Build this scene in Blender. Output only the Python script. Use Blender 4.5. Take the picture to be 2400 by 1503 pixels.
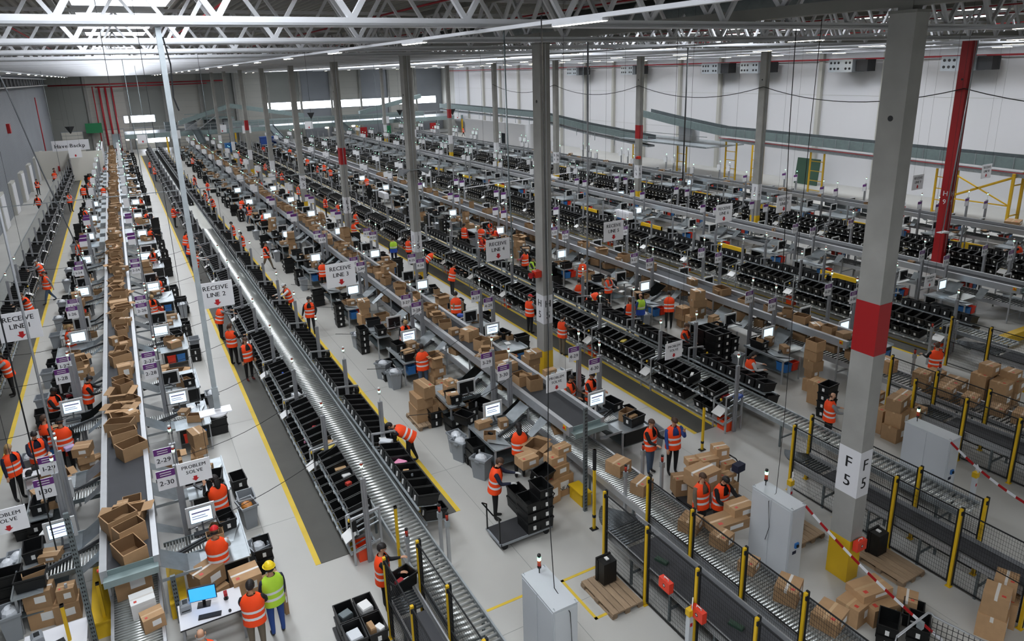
import bpy, bmesh, math, random
from mathutils import Vector, Matrix, Euler
R = random.Random(11)
PI = math.pi
sc = bpy.context.scene
C = sc.collection
for o in list(bpy.data.objects):
    bpy.data.objects.remove(o)

# ------------------------------------------------------------------ camera
CP = Vector((-12.884, -8.193, 11.429)); YAW, PIT, ROL, FPX, CX, CY = 0.49904, 0.28075, -0.02742, 1646.0, 1200.63, 638.58
fw = Vector((math.sin(YAW)*math.cos(PIT), math.cos(YAW)*math.cos(PIT), -math.sin(PIT)))
rt0 = Vector((math.cos(YAW), -math.sin(YAW), 0)); up0 = rt0.cross(fw)
rt = rt0*math.cos(ROL)+up0*math.sin(ROL); up = up0*math.cos(ROL)-rt0*math.sin(ROL)
cd = bpy.data.cameras.new('camera'); cam = bpy.data.objects.new('camera', cd); C.objects.link(cam)
M4 = Matrix(((rt.x, up.x, -fw.x, CP.x), (rt.y, up.y, -fw.y, CP.y), (rt.z, up.z, -fw.z, CP.z), (0, 0, 0, 1)))
cam.matrix_world = M4
cd.sensor_fit = 'HORIZONTAL'; cd.sensor_width = 36; cd.lens = FPX/2400*36
cd.shift_x = (1200-CX)/2400; cd.shift_y = (CY-751.5)/2400; cd.clip_end = 400
sc.camera = cam
def inframe(x, y, z=1.0, m=120):
    d = Vector((x, y, z))-CP; dz = d.dot(fw)
    if dz < .5: return False
    u = CX+FPX*d.dot(rt)/dz; v = CY-FPX*d.dot(up)/dz
    return -m < u < 2400+m and -m < v < 1503+m

def pu(x, y, z=5.0):
    d = Vector((x, y, z))-CP; return d.dot(rt)/max(d.dot(fw), .1)

# ------------------------------------------------------------------ light
w = bpy.data.worlds.new('world'); sc.world = w; w.use_nodes = True
w.node_tree.nodes['Background'].inputs[0].default_value = (.55, .63, .72, 1)
w.node_tree.nodes['Background'].inputs[1].default_value = .6
sc.view_settings.view_transform = 'Standard'; sc.view_settings.look = 'None'
sc.view_settings.gamma = 1; sc.view_settings.use_curve_mapping = False
sc.view_settings.exposure = EXPOSURE = 0.63
SKYLIGHT, LAMP, WINDOW = 12.0, 45.0, 9.0
sc.cycles.max_bounces = 4; sc.cycles.diffuse_bounces = 3; sc.cycles.glossy_bounces = 1; sc.cycles.adaptive_threshold = .08; sc.cycles.transmission_bounces = 2; sc.cycles.transparent_max_bounces = 4
sc.cycles.caustics_reflective = False; sc.cycles.caustics_refractive = False

# ------------------------------------------------------------------ materials
def lin(h):
    return tuple(((c/255/12.92) if c/255 <= .04045 else ((c/255+.055)/1.055)**2.4) for c in (int(h[i:i+2], 16) for i in (0, 2, 4)))
MT = {}
def mat(n, h, rough=.6, metal=0., noise=0., ns=3., emit=0., var=0., alpha=1., stretch=None, bump=0.):
    m = bpy.data.materials.new(n); MT[n] = m; m.use_nodes = True
    nt = m.node_tree; b = nt.nodes['Principled BSDF']; c = lin(h) if isinstance(h, str) else h
    b.inputs['Roughness'].default_value = rough; b.inputs['Metallic'].default_value = metal
    b.inputs['Base Color'].default_value = (*c, 1)
    if emit:
        b.inputs['Emission Color'].default_value = (*c, 1); b.inputs['Emission Strength'].default_value = emit
    if alpha < 1:
        b.inputs['Alpha'].default_value = alpha
    last = None
    if noise:
        tc = nt.nodes.new('ShaderNodeTexCoord'); mp = nt.nodes.new('ShaderNodeMapping'); tx = nt.nodes.new('ShaderNodeTexNoise')
        tx.inputs['Scale'].default_value = ns; tx.inputs['Detail'].default_value = 5
        if stretch: mp.inputs['Scale'].default_value = stretch
        nt.links.new(tc.outputs['Object'], mp.inputs[0]); nt.links.new(mp.outputs[0], tx.inputs['Vector'])
        rp = nt.nodes.new('ShaderNodeMapRange'); rp.inputs[1].default_value = .3; rp.inputs[2].default_value = .7
        rp.inputs[3].default_value = 1-noise; rp.inputs[4].default_value = 1+noise
        nt.links.new(tx.outputs[0], rp.inputs[0]); last = rp.outputs[0]
        if bump:
            bp = nt.nodes.new('ShaderNodeBump'); bp.inputs['Strength'].default_value = bump
            nt.links.new(tx.outputs[0], bp.inputs['Height']); nt.links.new(bp.outputs[0], b.inputs['Normal'])
    if var:
        oi = nt.nodes.new('ShaderNodeObjectInfo'); r2 = nt.nodes.new('ShaderNodeMapRange')
        r2.inputs[3].default_value = 1-var; r2.inputs[4].default_value = 1+var
        nt.links.new(oi.outputs['Random'], r2.inputs[0])
        if last:
            mu = nt.nodes.new('ShaderNodeMath'); mu.operation = 'MULTIPLY'
            nt.links.new(last, mu.inputs[0]); nt.links.new(r2.outputs[0], mu.inputs[1]); last = mu.outputs[0]
        else: last = r2.outputs[0]
    if last:
        hs = nt.nodes.new('ShaderNodeHueSaturation'); hs.inputs['Color'].default_value = (*c, 1)
        nt.links.new(last, hs.inputs['Value']); nt.links.new(hs.outputs[0], b.inputs['Base Color'])
    return m
mat('floor', 'b9b8b2', .42, 0, .05, .35)
mat('mat', '55544f', .8, 0, .09, 1.2)
mat('yellow_line', 'd8b83a', .6, 0, .08, 2)
mat('concrete', '9a9994', .85, 0, .12, 1.1, bump=.15)
mat('red_paint', 'a31419', .5); mat('yellow_paint', 'd9b019', .55, 0, .05, 2); mat('white_paint', 'dfdfe2', .5)
mat('wall_white', 'd6d6d8', .7, 0, .03, .2); mat('wall_grey', 'b9b8b0', .6, 0, .04, .2); mat('wall_steel', '92969b', .55, .1, .05, .3)
mat('wall_dark', '8f918c', .6, 0, .05, .2)
mat('deck', '8d8b82', .5, .2, .08, .4); mat('truss', 'd5d6d8', .45, 0, .03, 1); mat('truss_grey', '7d7c76', .55, .1, .06, 1)
mat('galv', 'a9b0b3', .42, .55, .12, 5, var=.08); mat('galv_dark', '6f787a', .45, .5, .12, 5); mat('galv_green', '8fa09f', .5, .4, .08, 3)
mat('alu', 'b4b6b8', .4, .5, .04, 4); mat('profile', '9c9ea1', .45, .3, .06, 4); mat('profile_dark', '4a4c4e', .5, .4)
mat('roller', 'd2d5d2', .36, .75, .05, 8); mat('belt', '3b3c3f', .75, 0, .08, 2); mat('dark_roller', '5a5f62', .35, .6)
mat('black', '08090a', .5, 0, .15, 6, var=.2); mat('black_gloss', '0c0d0e', .25); mat('rubber', '17181a', .8); mat('dark', '2a2b2d', .7)
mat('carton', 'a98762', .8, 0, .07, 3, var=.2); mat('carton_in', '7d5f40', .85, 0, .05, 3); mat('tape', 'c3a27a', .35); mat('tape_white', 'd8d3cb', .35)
mat('paper', 'e6e6e3', .7); mat('print_black', '1a1a1c', .6); mat('print_red', 'c01d25', .55); mat('red_sticker', 'c9463a', .5)
mat('purple', '6a2f7c', .5); mat('board', 'f0f0f2', .5)
mat('orange', 'ff4a0a', .7, 0, .04, 6); mat('lime', 'b4e03a', .7, 0, .04, 6); mat('silver_band', 'dfe3e6', .35); mat('blue_vest', '2350b4', .7)
mat('navy', '1b2036', .8); mat('black_cloth', '141416', .85); mat('grey_cloth', '8b8c8e', .85); mat('white_cloth', 'cfcfcd', .8); mat('brown_cloth', '5a4c3e', .85)
mat('jeans', '4a5a70', .85, 0, .1, 6); mat('khaki', '6f6455', .85); mat('red_cloth', '9c2026', .8); mat('blue_cloth', '2a4a8e', .8); mat('pink_cloth', 'c3566a', .8)
mat('skin_a', 'c99a7c', .55); mat('skin_b', 'b07e5e', .55); mat('skin_c', '553726', .55); mat('glove', 'c9cac6', .8)
mat('hair_dark', '1c1614', .6); mat('hair_brown', '4a3222', .6); mat('hair_blond', 'a98a5c', .6); mat('hair_grey', 'b9b7b2', .6)
mat('cap_red', 'd0161c', .6); mat('helmet', 'f2d21e', .35); mat('shoe', '1e1c1c', .6); mat('shoe_red', '6a2420', .6)
mat('red_plastic', 'd5351f', .4); mat('orange_bin', 'ee4a1c', .4); mat('blue_plastic', '2f6fb0', .4); mat('grey_plastic', '8d9296', .45); mat('green_board', '2f4b3b', .6)
mat('kit_orange', 'e2402a', .4); mat('cabinet', 'c3c7ca', .4, 0, .02, 1); mat('cabinet_dark', '9aa0a4', .45)
mat('wood', '9d866c', .8, 0, .16, 4, stretch=(1, 6, 6), var=.1); mat('wood_dark', '86725c', .85, 0, .15, 4)
mat('screen', 'bcd6ea', .3, emit=1.1); mat('screen_blue', '2f8fe0', .3, emit=1.0); mat('screen_off', '1b1d1d', .2); mat('bezel', 'd0d1d0', .45)
mat('lens_green', '9dffcf', .3, emit=3.0); mat('lens_red', 'b0301c', .3); mat('lens_amber', 'd0562a', .3); mat('lens_white', 'e0e0dc', .3)
mat('skylight', 'f2f7ff', .4, emit=SKYLIGHT); mat('lamp', 'fff1d8', .4, emit=LAMP); mat('daylight', 'eef4ff', .4, emit=WINDOW)
mat('spot', 'ffefcf', .4, emit=12.)
mat('sprinkler_red', 'a3202a', .45); mat('yellow_steel', 'e0b21c', .5); mat('green_sign', '1f7a4c', .6); mat('ivory', 'd9d6cc', .6)
mat('bag', 'd8dce0', .25); mat('plastic_clear', 'ccd4da', .15, alpha=.45); mat('pink', 'e08fb0', .5); mat('yellow_item', 'd9c25a', .5); mat('blue_item', '3a5cae', .5); mat('lilac', 'b7a8d0', .5)
for n_ in ('screen', 'screen_blue', 'lens_green', 'spot'): MT[n_].cycles.emission_sampling = 'NONE'
mat('brass', 'b0702a', .4); mat('green_item', '4aa060', .5); mat('glass_dark', '20262c', .1)

# ------------------------------------------------------------------ mesh builder
class MB:
    def __init__(s): s.v = []; s.f = []; s.m = []
    def face(s, pts, mi=0):
        n = len(s.v); s.v += [tuple(p) for p in pts]; s.f.append(tuple(range(n, n+len(pts)))); s.m.append(mi); return s
    def box(s, x0, y0, z0, x1, y1, z1, mi=0):
        n = len(s.v)
        s.v += [(x0, y0, z0), (x1, y0, z0), (x1, y1, z0), (x0, y1, z0), (x0, y0, z1), (x1, y0, z1), (x1, y1, z1), (x0, y1, z1)]
        for q in ((3, 2, 1, 0), (4, 5, 6, 7), (0, 1, 5, 4), (1, 2, 6, 5), (2, 3, 7, 6), (3, 0, 4, 7)):
            s.f.append(tuple(n+i for i in q)); s.m.append(mi)
        return s
    def cbox(s, c, d, mi=0):
        return s.box(c[0]-d[0]/2, c[1]-d[1]/2, c[2]-d[2]/2, c[0]+d[0]/2, c[1]+d[1]/2, c[2]+d[2]/2, mi)
    def bar(s, p, q, a, b=None, mi=0, upv=(0, 0, 1)):
        p, q = Vector(p), Vector(q); b = b or a; d = (q-p).normalized(); u = Vector(upv)
        if abs(d.dot(u)) > .99: u = Vector((0, 1, 0))
        x = d.cross(u).normalized()*a/2; y = x.cross(d).normalized()*b/2
        n = len(s.v)
        for e in (p, q): s.v += [tuple(e-x-y), tuple(e+x-y), tuple(e+x+y), tuple(e-x+y)]
        for f in ((0, 1, 2, 3), (7, 6, 5, 4), (0, 4, 5, 1), (1, 5, 6, 2), (2, 6, 7, 3), (3, 7, 4, 0)):
            s.f.append(tuple(n+i for i in f)); s.m.append(mi)
        return s
    def loft(s, rings, mi=0, c0=True, c1=True, mis=None):
        n = len(s.v); k = len(rings[0])
        for r in rings: s.v += [tuple(p) for p in r]
        for i in range(len(rings)-1):
            for j in range(k):
                a = n+i*k+j; b = n+i*k+(j+1) % k
                s.f.append((a, b, b+k, a+k)); s.m.append(mis[i] if mis else mi)
        if c0: s.f.append(tuple(n+j for j in reversed(range(k)))); s.m.append(mis[0] if mis else mi)
        if c1: s.f.append(tuple(n+(len(rings)-1)*k+j for j in range(k))); s.m.append(mis[-1] if mis else mi)
        return s
    def cyl(s, p, q, r, n=8, mi=0, r2=None, cap=True):
        p, q = Vector(p), Vector(q); d = (q-p).normalized(); u = Vector((0, 0, 1)) if abs(d.z) < .9 else Vector((1, 0, 0))
        x = d.cross(u).normalized(); y = d.cross(x); r2 = r if r2 is None else r2
        g = lambda e, rr: [e+(x*math.cos(-2*PI*i/n)+y*math.sin(-2*PI*i/n))*rr for i in range(n)]
        return s.loft([g(p, r), g(q, r2)], mi, cap, cap)
    def tube(s, pts, r, n=6, mi=0):
        P = [Vector(p) for p in pts]; rings = []
        for i, p in enumerate(P):
            d = (P[min(i+1, len(P)-1)]-P[max(i-1, 0)]).normalized(); u = Vector((0, 0, 1)) if abs(d.z) < .95 else Vector((1, 0, 0))
            x = d.cross(u).normalized(); y = d.cross(x)
            rings.append([p+(x*math.cos(-2*PI*j/n)+y*math.sin(-2*PI*j/n))*r for j in range(n)])
        return s.loft(rings, mi)
    def ell(s, c, r, nu=10, nv=6, mi=0, keep=None):
        c = Vector(c)
        def P(i, j):
            a = PI*i/nv; b = 2*PI*j/nu
            return Vector((math.sin(a)*math.cos(b), math.sin(a)*math.sin(b), math.cos(a)))
        for i in range(nv):
            for j in range(nu):
                q = [P(i, j), P(i+1, j), P(i+1, j+1), P(i, j+1)]
                if keep and not keep(sum(q, Vector())/4): continue
                if i == 0: q = [q[0], q[1], q[2]]
                elif i == nv-1: q = [q[0], q[1], q[3]]
                s.face([c+Vector((p.x*r[0], p.y*r[1], p.z*r[2])) for p in q], mi)
        return s
    def add(s, o, M, mo=0):
        n = len(s.v); s.v += [tuple(M @ Vector(p)) for p in o.v]
        s.f += [tuple(n+i for i in f) for f in o.f]; s.m += [i+mo for i in o.m]; return s
    def mesh(s, name, mats, smooth=False):
        me = bpy.data.meshes.new(name); me.from_pydata(s.v, [], s.f)
        for m in ([mats] if isinstance(mats, str) else mats): me.materials.append(MT[m])
        if any(s.m): me.polygons.foreach_set('material_index', s.m)
        if smooth: me.polygons.foreach_set('use_smooth', [True]*len(s.f))
        me.update(); return me

# ------------------------------------------------------------------ objects
LABELS = {}
def obj(name, me, parent=None, loc=(0, 0, 0), rot=(0, 0, 0), scale=None, label=None, kind=None):
    o = bpy.data.objects.new(name, me.mesh(name, 'black') if isinstance(me, MB) else me); C.objects.link(o)
    o.location = loc; o.rotation_euler = rot
    if scale: o.scale = scale
    if parent: o.parent = parent
    if label: o['label'] = label
    if kind: o['kind'] = kind
    return o
def tag(o, label, cat, group=None):
    o['label'] = label; o['category'] = cat
    if group: o['group'] = group
    LABELS.setdefault(label, []).append(o); return o
def thing(name, label, cat, loc=(0, 0, 0), rz=0, group=None, rot=None):
    o = bpy.data.objects.new(name, None); C.objects.link(o); o.empty_display_size = .1
    o.location = loc; o.rotation_euler = rot or (0, 0, rz); return tag(o, label, cat, group)
def solo(name, me, label, cat, loc=(0, 0, 0), rot=(0, 0, 0), group=None, scale=None):
    return tag(obj(name, me, None, loc, rot, scale), label, cat, group)
def parts(root, tpl):
    for t in tpl:
        o = obj(t[0], t[1], root, t[2] if len(t) > 2 else (0, 0, 0), t[3] if len(t) > 3 else (0, 0, 0))
        if len(t) > 4 and t[4]: parts(o, t[4])
        if len(t) > 5 and t[5]: o['kind'] = t[5]
def struct(name, me, parent=None, loc=(0, 0, 0)):
    o = obj(name, me, parent, loc)
    if not parent: o['kind'] = 'structure'
    return o
O1 = 'zeroth first second third fourth fifth sixth seventh eighth ninth tenth eleventh twelfth thirteenth fourteenth fifteenth sixteenth seventeenth eighteenth nineteenth'.split()
O10 = {2: 'twent', 3: 'thirt', 4: 'fort', 5: 'fift', 6: 'sixt', 7: 'sevent', 8: 'eight', 9: 'ninet'}
def nth(n):
    if n < 20: return O1[n]
    if n >= 100: return ('hundred-and-'+nth(n-100)) if n > 100 else 'hundredth'
    return O10[n//10]+('ieth' if n % 10 == 0 else 'y-'+O1[n % 10])

NW = 'zero one two three four five six seven eight nine ten'.split()
# lettering from the built-in font
GL = {}
def glyph(c):
    if c in GL: return GL[c]
    cu = bpy.data.curves.new('glyph', 'FONT'); cu.body = c; cu.size = 1; cu.resolution_u = 2
    ob = bpy.data.objects.new('glyph', cu); C.objects.link(ob)
    bpy.context.view_layer.update()
    me = bpy.data.meshes.new_from_object(ob.evaluated_get(bpy.context.evaluated_depsgraph_get()))
    v = [tuple(x.co) for x in me.vertices]; f = [tuple(p.vertices) for p in me.polygons]
    bpy.data.objects.remove(ob); bpy.data.curves.remove(cu); bpy.data.meshes.remove(me)
    x0 = min(p[0] for p in v); x1 = max(p[0] for p in v)
    GL[c] = ([(p[0]-x0, p[1], 0) for p in v], f, x1-x0); return GL[c]
def text(b, s, size, cx, z, y, mi=0, bold=0.):
    """adds lettering standing in the XZ plane, facing -Y, centred on cx"""
    W = sum((.32 if c == ' ' else glyph(c)[2]+.1) for c in s)-.1; x = cx-W*size/2
    for c in s:
        if c == ' ': x += .32*size; continue
        gv, gf, gw = glyph(c)
        for e_ in (-.014, .014):        # two passes make the strokes bolder
            n = len(b.v); b.v += [(x+(p[0]+e_)*size, y-e_*.02, z+p[1]*size) for p in gv]
            b.f += [tuple(n+i for i in f) for f in gf]; b.m += [mi]*len(gf)
        x += (gw+.1)*size
    return b
for c in 'RECIVLNPOBMSFHJTUXYZADG0123456789-Havebckprd': glyph(c)
# ================================================================== the building
XL, XR, YN, YF, ZR = -22.3, 47.0, -40.0, 130.0, 14.4
struct('floor', MB().box(XL, YN, -.2, XR, YF, 0).mesh('floor', 'floor'))
fj = struct('trim_1', MB().box(XL, YN, .0, XL+.02, YF, .003).mesh('trim_1', 'dark'))
for i, (x, y0, y1) in enumerate([(-11.2, 7, 118), (-5.9, -2, 118), (.9, -2, 118)]):
    obj('floor_joint', MB().box(x, y0, 0, x+.012, y1, .002).mesh('j', 'wall_dark'), fj)
for y in (2.6, 9.1, 15.6, 22.2, 28.7, 35.2, 41.8, 48.3, 54.8, 61.4, 68, 74.5):
    obj('floor_joint', MB().box(XL, y, 0, 8, y+.012, .002).mesh('j', 'wall_dark'), fj)
# walls
b = MB(); n = int((YF-YN)/.45)
for i in range(n):
    y = YN+i*.45
    for y0, y1, x0, x1 in ((y, y+.06, 0, .14), (y+.06, y+.22, .14, .14), (y+.22, y+.28, .14, 0), (y+.28, y+.45, 0, 0)):
        b.face([(XL+x0, y0, 0), (XL+x1, y1, 0), (XL+x1, y1, 12.3), (XL+x0, y0, 12.3)][::-1])
wl = struct('wall_left', b.mesh('wall_left', 'wall_steel'))
obj('wall_backing', MB().box(XL-.3, YN, 0, XL-.02, YF, ZR).mesh('wall_backing', 'wall_dark'), wl)
wr = struct('wall_right', MB().box(XR, YN, 0, XR+.3, YF, ZR).mesh('wall_right', 'wall_grey'))
pm = MB().box(XR-.03, .03, 0, XR, 6.51, 1).mesh('wall_panel', 'wall_white')
pil = MB().box(XR-.4, -.2, 0, XR, .2, 12.5).mesh('pilaster', 'wall_grey')
for i in range(int((YF-YN)/6.54)):
    y = YN+i*6.54
    obj('pilaster', pil, wr, (0, y, 0))
    for z0, z1 in ((0, 4.2), (4.23, 8.3), (8.33, 12.3)):
        o = obj('wall_panel', pm, wr, (0, y, z0)); o.scale = (1, 1, z1-z0)
wf = struct('wall_far', MB().box(XL, YF, 0, XR, YF+.3, ZR).mesh('wall_far', 'wall_dark'))
cols = ['wall_dark', 'wall_grey', 'wall_dark', 'wall_grey', 'wall_dark', 'wall_grey', 'wall_dark', 'wall_steel', 'wall_grey', 'wall_steel', 'wall_grey', 'wall_steel']
for i in range(12):
    x0 = XL+i*5.775
    pmat = cols[i]
    for k in range(11):
        obj('wall_panel', MB().box(x0+.05, YF-.04, k*1.12, x0+5.7, YF, k*1.12+1.1).mesh('wall_panel', pmat), wf)
    obj('pilaster', MB().box(x0-.2, YF-.45, 0, x0+.2, YF, 12.3).mesh('pilaster', 'concrete'), wf)
struct('wall_near', MB().box(XL, YN-.3, 0, XR, YN, ZR).mesh('wall_near', 'wall_grey'))
# far daylight bands
def window(n, x0, x1, z0, z1, nd):
    w = struct('window_%d' % n, MB().box(x0-.1, YF-.14, z0-.1, x1+.1, YF-.05, z1+.1).mesh('window', 'wall_steel'))
    for i in range(nd):
        a = x0+(x1-x0)*i/nd; c = x0+(x1-x0)*(i+1)/nd
        obj('pane', MB().face([(a+.03, YF-.17, z0), (c-.03, YF-.17, z0), (c-.03, YF-.17, z1), (a+.03, YF-.17, z1)]).mesh('pane', 'daylight'), w)
window(1, -11.6, -6.9, 4.5, 5.6, 3); window(2, 11.5, 45.5, 5.4, 6.7, 12); window(3, -9.6, -5.2, 1.0, 1.7, 3)
for i, x in enumerate((-19.5, -13.5, -8.9, -2, 3.2)):
    d = struct('door_%d' % (i+1), MB().box(x-1.6, YF-.12, 0, x+1.6, YF-.02, 3.6).mesh('door', 'wall_steel'))
    for k in range(6): obj('door_panel', MB().box(x-1.5, YF-.16, k*.58+.03, x+1.5, YF-.12, k*.58+.56).mesh('door_panel', 'ivory'), d)
for i, y in enumerate((52, 60, 68, 76, 84, 92, 100)):
    d = struct('door_%d' % (i+6), MB().box(XL+.1, y, 0, XL+.4, y+2.6, 2.9).mesh('door', 'wall_grey'))
    obj('door_panel', MB().box(XL+.4, y+.2, .05, XL+.44, y+2.4, 2.7).mesh('door_panel', 'wall_white'), d)

# roof deck with ribs; skylight openings are filled by glowing translucent panels
SKX = [(-13.7, -10.5), (11.2, 14.4), (36.4, 39.6)]
TY = [-9.0+6.6*i for i in range(21)]
b = MB(); x = XL; p = .33
while x < XR:
    for x0, x1, z0, z1 in ((0, .1, 0, 0), (.1, .15, 0, .12), (.15, .28, .12, .12), (.28, .33, .12, 0)):
        b.face([(x+x0, YN, ZR+z0), (x+x0, YF, ZR+z0), (x+x1, YF, ZR+z1), (x+x1, YN, ZR+z1)])
    x += p
ce = struct('ceiling', b.mesh('ceiling', 'deck'))
obj('roof_slab', MB().box(XL, YN, ZR+.15, XR, YF, ZR+.4).mesh('roof_slab', 'deck'), ce)
wn = 4; skm = MB().face([(-1.5, -1.7, 0), (-1.5, 1.7, 0), (1.5, 1.7, 0), (1.5, -1.7, 0)]).mesh('pane', 'skylight')
kb = MB()
for a in ((-1.65, -1.85, 1.65, -1.7), (-1.65, 1.7, 1.65, 1.85), (-1.65, -1.7, -1.5, 1.7), (1.5, -1.7, 1.65, 1.7)): kb.box(a[0], a[1], -.25, a[2], a[3], .06)
kerb = kb.mesh('kerb', 'truss')
for x0, x1 in SKX:
    for i in range(-4, 20):  # bays behind the camera are unseen, added to light faces turned toward it
        if x0 > 0 and -2 < i < 3: continue  # right strips left out near the camera to darken the floor there
        y = -9.0+6.6*i+3.3
        if y > YF-4: continue
        w_ = struct('window_%d' % wn, kerb, None, ((x0+x1)/2, y, ZR-.12)); wn += 1
        obj('pane', skm, w_, (0, 0, .04))
# purlin trusses across the hall
ZB, ZT = 12.2, 13.95
chord = MB().box(XL+.1, -.11, 0, XR-.1, .11, .15).mesh('bottom_chord', 'truss')
tchord = MB().box(XL+.1, -.06, 0, XR-.1, .06, .12).mesh('top_chord', 'truss')
conduit = MB().box(XL+.1, -.16, .02, XR-.1, -.12, .06).mesh('conduit', 'alu')
L = 2.15
da = MB().bar((0, 0, ZB+.12), (L/2, 0, ZT+.03), .09).mesh('diagonal', 'truss'); db = MB().bar((0, 0, ZT+.03), (L/2, 0, ZB+.12), .09).mesh('diagonal', 'truss')
for ti, y in enumerate(TY):
    t = obj('roof_truss', None); t['kind'] = 'structure'; t.location = (0, y, 0)
    obj('bottom_chord', chord, t, (0, 0, ZB)); obj('top_chord', tchord, t, (0, 0, ZT))
    if ti < 6: obj('conduit', conduit, t, (0, 0, ZB))
    nn = int((XR-XL)/L)
    if 1 <= ti < 7:
        for k in range(nn):
            x = XL+.3+k*L
            if not inframe(x, y, 12.5, 200): continue
            obj('diagonal', da, t, (x, 0, 0)); obj('diagonal', db, t, (x+L/2, 0, 0))
    elif ti >= 7:
        q = MB()
        for k in range(nn): x = XL+.3+k*L; q.bar((x, 0, ZB+.12), (x+L/2, 0, ZT), .09).bar((x+L/2, 0, ZT), (x+L, 0, ZB+.12), .09)
        obj('diagonal', q.mesh('diagonal', 'truss'), t, kind='stuff')
# girders over the column rows
for gi, gx in enumerate((.2, 25.7)):
    t = obj('roof_girder', None); t['kind'] = 'structure'; t.location = (gx, 0, 0)
    obj('bottom_chord', MB().box(-.13, YN, 12.36, .13, YF, 12.6).mesh('bottom_chord', 'truss_grey'), t)
    obj('top_chord', MB().box(-.1, YN, 13.9, .1, YF, 14.1).mesh('top_chord', 'truss_grey'), t)
    m1 = MB().bar((0, 0, 12.55), (0, 1.1, 13.95), .11).mesh('diagonal', 'truss'); m2 = MB().bar((0, 0, 13.95), (0, 1.1, 12.55), .11).mesh('diagonal', 'truss')
    for k in range(36):
        y = -10+k*2.2
        obj('diagonal', m1, t, (0, y, 0)); obj('diagonal', m2, t, (0, y+1.1, 0))
# big grey duct along the first row
solo('air_duct', MB().cyl((4.6, YN+.4, 13.3), (4.6, 70, 13.3), .42, 14).mesh('air_duct', 'galv_dark', True), 'round grey air duct running under the roof right of the middle column row', 'duct')
# light lines: trunking with glowing modules
LX = (-18.3, -6.7, 6.3, 19.0, 31.5, 43.0)
trk = MB().box(-.05, -9, 0, .05, 122, .06).mesh('trunking', 'truss')
mod = MB().box(-.055, -.66, -.045, .055, .66, 0, 1).face([(-.045, -.65, -.05), (-.045, .65, -.05), (.045, .65, -.05), (.045, -.65, -.05)]).mesh('lamp_module', ['lamp', 'truss'])
for i, x in enumerate(LX):
    t = thing('light_line', 'ceiling light line with glowing modules, %s from the left wall' % nth(i+1), 'ceiling light', (x, 0, 12.1))
    obj('trunking', trk, t)
    for k in range(19):
        y = -5.7+6.6*k
        if inframe(x, y, 12.1, 300): obj('lamp_module', mod, t, (0, y, 0))
# sprinkler pipes
def pipe(name, pts, r, m, label, cat, n=8):
    return solo(name, MB().tube(pts, r, n).mesh(name, m, True), label, cat)
for i, x in enumerate((-16, -9.5, -3.2, 3.0, 9.5, 22, 28.5, 41)):
    pipe('sprinkler_pipe', [(x, -9, 13.6), (x, 126, 13.6)], .035, 'sprinkler_red', 'thin red sprinkler pipe along the roof, %s from the left wall' % nth(i+1), 'pipe', 6)
pipe('sprinkler_main', [(46.3, -5, 11.55), (46.3, 125, 11.55)], .07, 'sprinkler_red', 'red sprinkler main along the top of the white right wall', 'pipe')
pipe('sprinkler_main', [(-21.5, 128.8, 10.9), (5, 128.8, 11.0)], .11, 'sprinkler_red', 'upper red sprinkler main across the far wall', 'pipe')
pipe('sprinkler_main', [(-15, 128.4, 10.45), (2, 128.4, 10.6)], .09, 'sprinkler_red', 'lower red sprinkler main across the far wall', 'pipe')
for i, x in enumerate((-15.4, -14.5, -13.6, -12.7)):
    pipe('riser_pipe', [(x, 128.6, 10.6), (x, 128.6, 0.05)], .16 if i else .09, 'sprinkler_red', 'red vertical riser pipe on the far wall, %s from the left' % nth(i+1), 'pipe')
pipe('riser_pipe', [(-21.6, 104, 9.6), (-21.6, 104, .2)], .07, 'sprinkler_red', 'thin red riser pipe in the far left corner', 'pipe')

# ------------------------------------------------------------------ columns
YP, WB, WT, RB, RT, TT = 1.08, 2.19, 3.31, 5.55, 6.67, 12.26
CWX, CWY = .39, .52
shaft = MB().box(0, 0, 0, CWX, CWY, TT).mesh('shaft', 'concrete'); redshaft = MB().box(0, 0, 0, CWX, CWY, TT).mesh('shaft', 'red_paint')
e = .004
def sleeve(z0, z1, m): return MB().box(-e, -e, z0, CWX+e, CWY+e, z1).mesh('band', m)
syel, swh, srd = sleeve(0, YP, 'yellow_paint'), sleeve(WB, WT, 'white_paint'), sleeve(RB, RT, 'red_paint')
head = MB().box(.05, .12, TT, .34, .4, TT+.35).box(-.02, -.02, TT-.02, CWX+.02, CWY+.02, TT+.03).mesh('head_plate', 'truss_grey')
hole = MB().cyl((-.003, .26, 10.35), (.0, .26, 10.35), .055, 12).mesh('bolt_hole', 'dark')
cable = MB().cyl((.2, -.03, 1.2), (.2, -.03, TT), .014, 6).mesh('conduit', 'alu')
LET = 'FHJLNPRTV'
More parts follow.
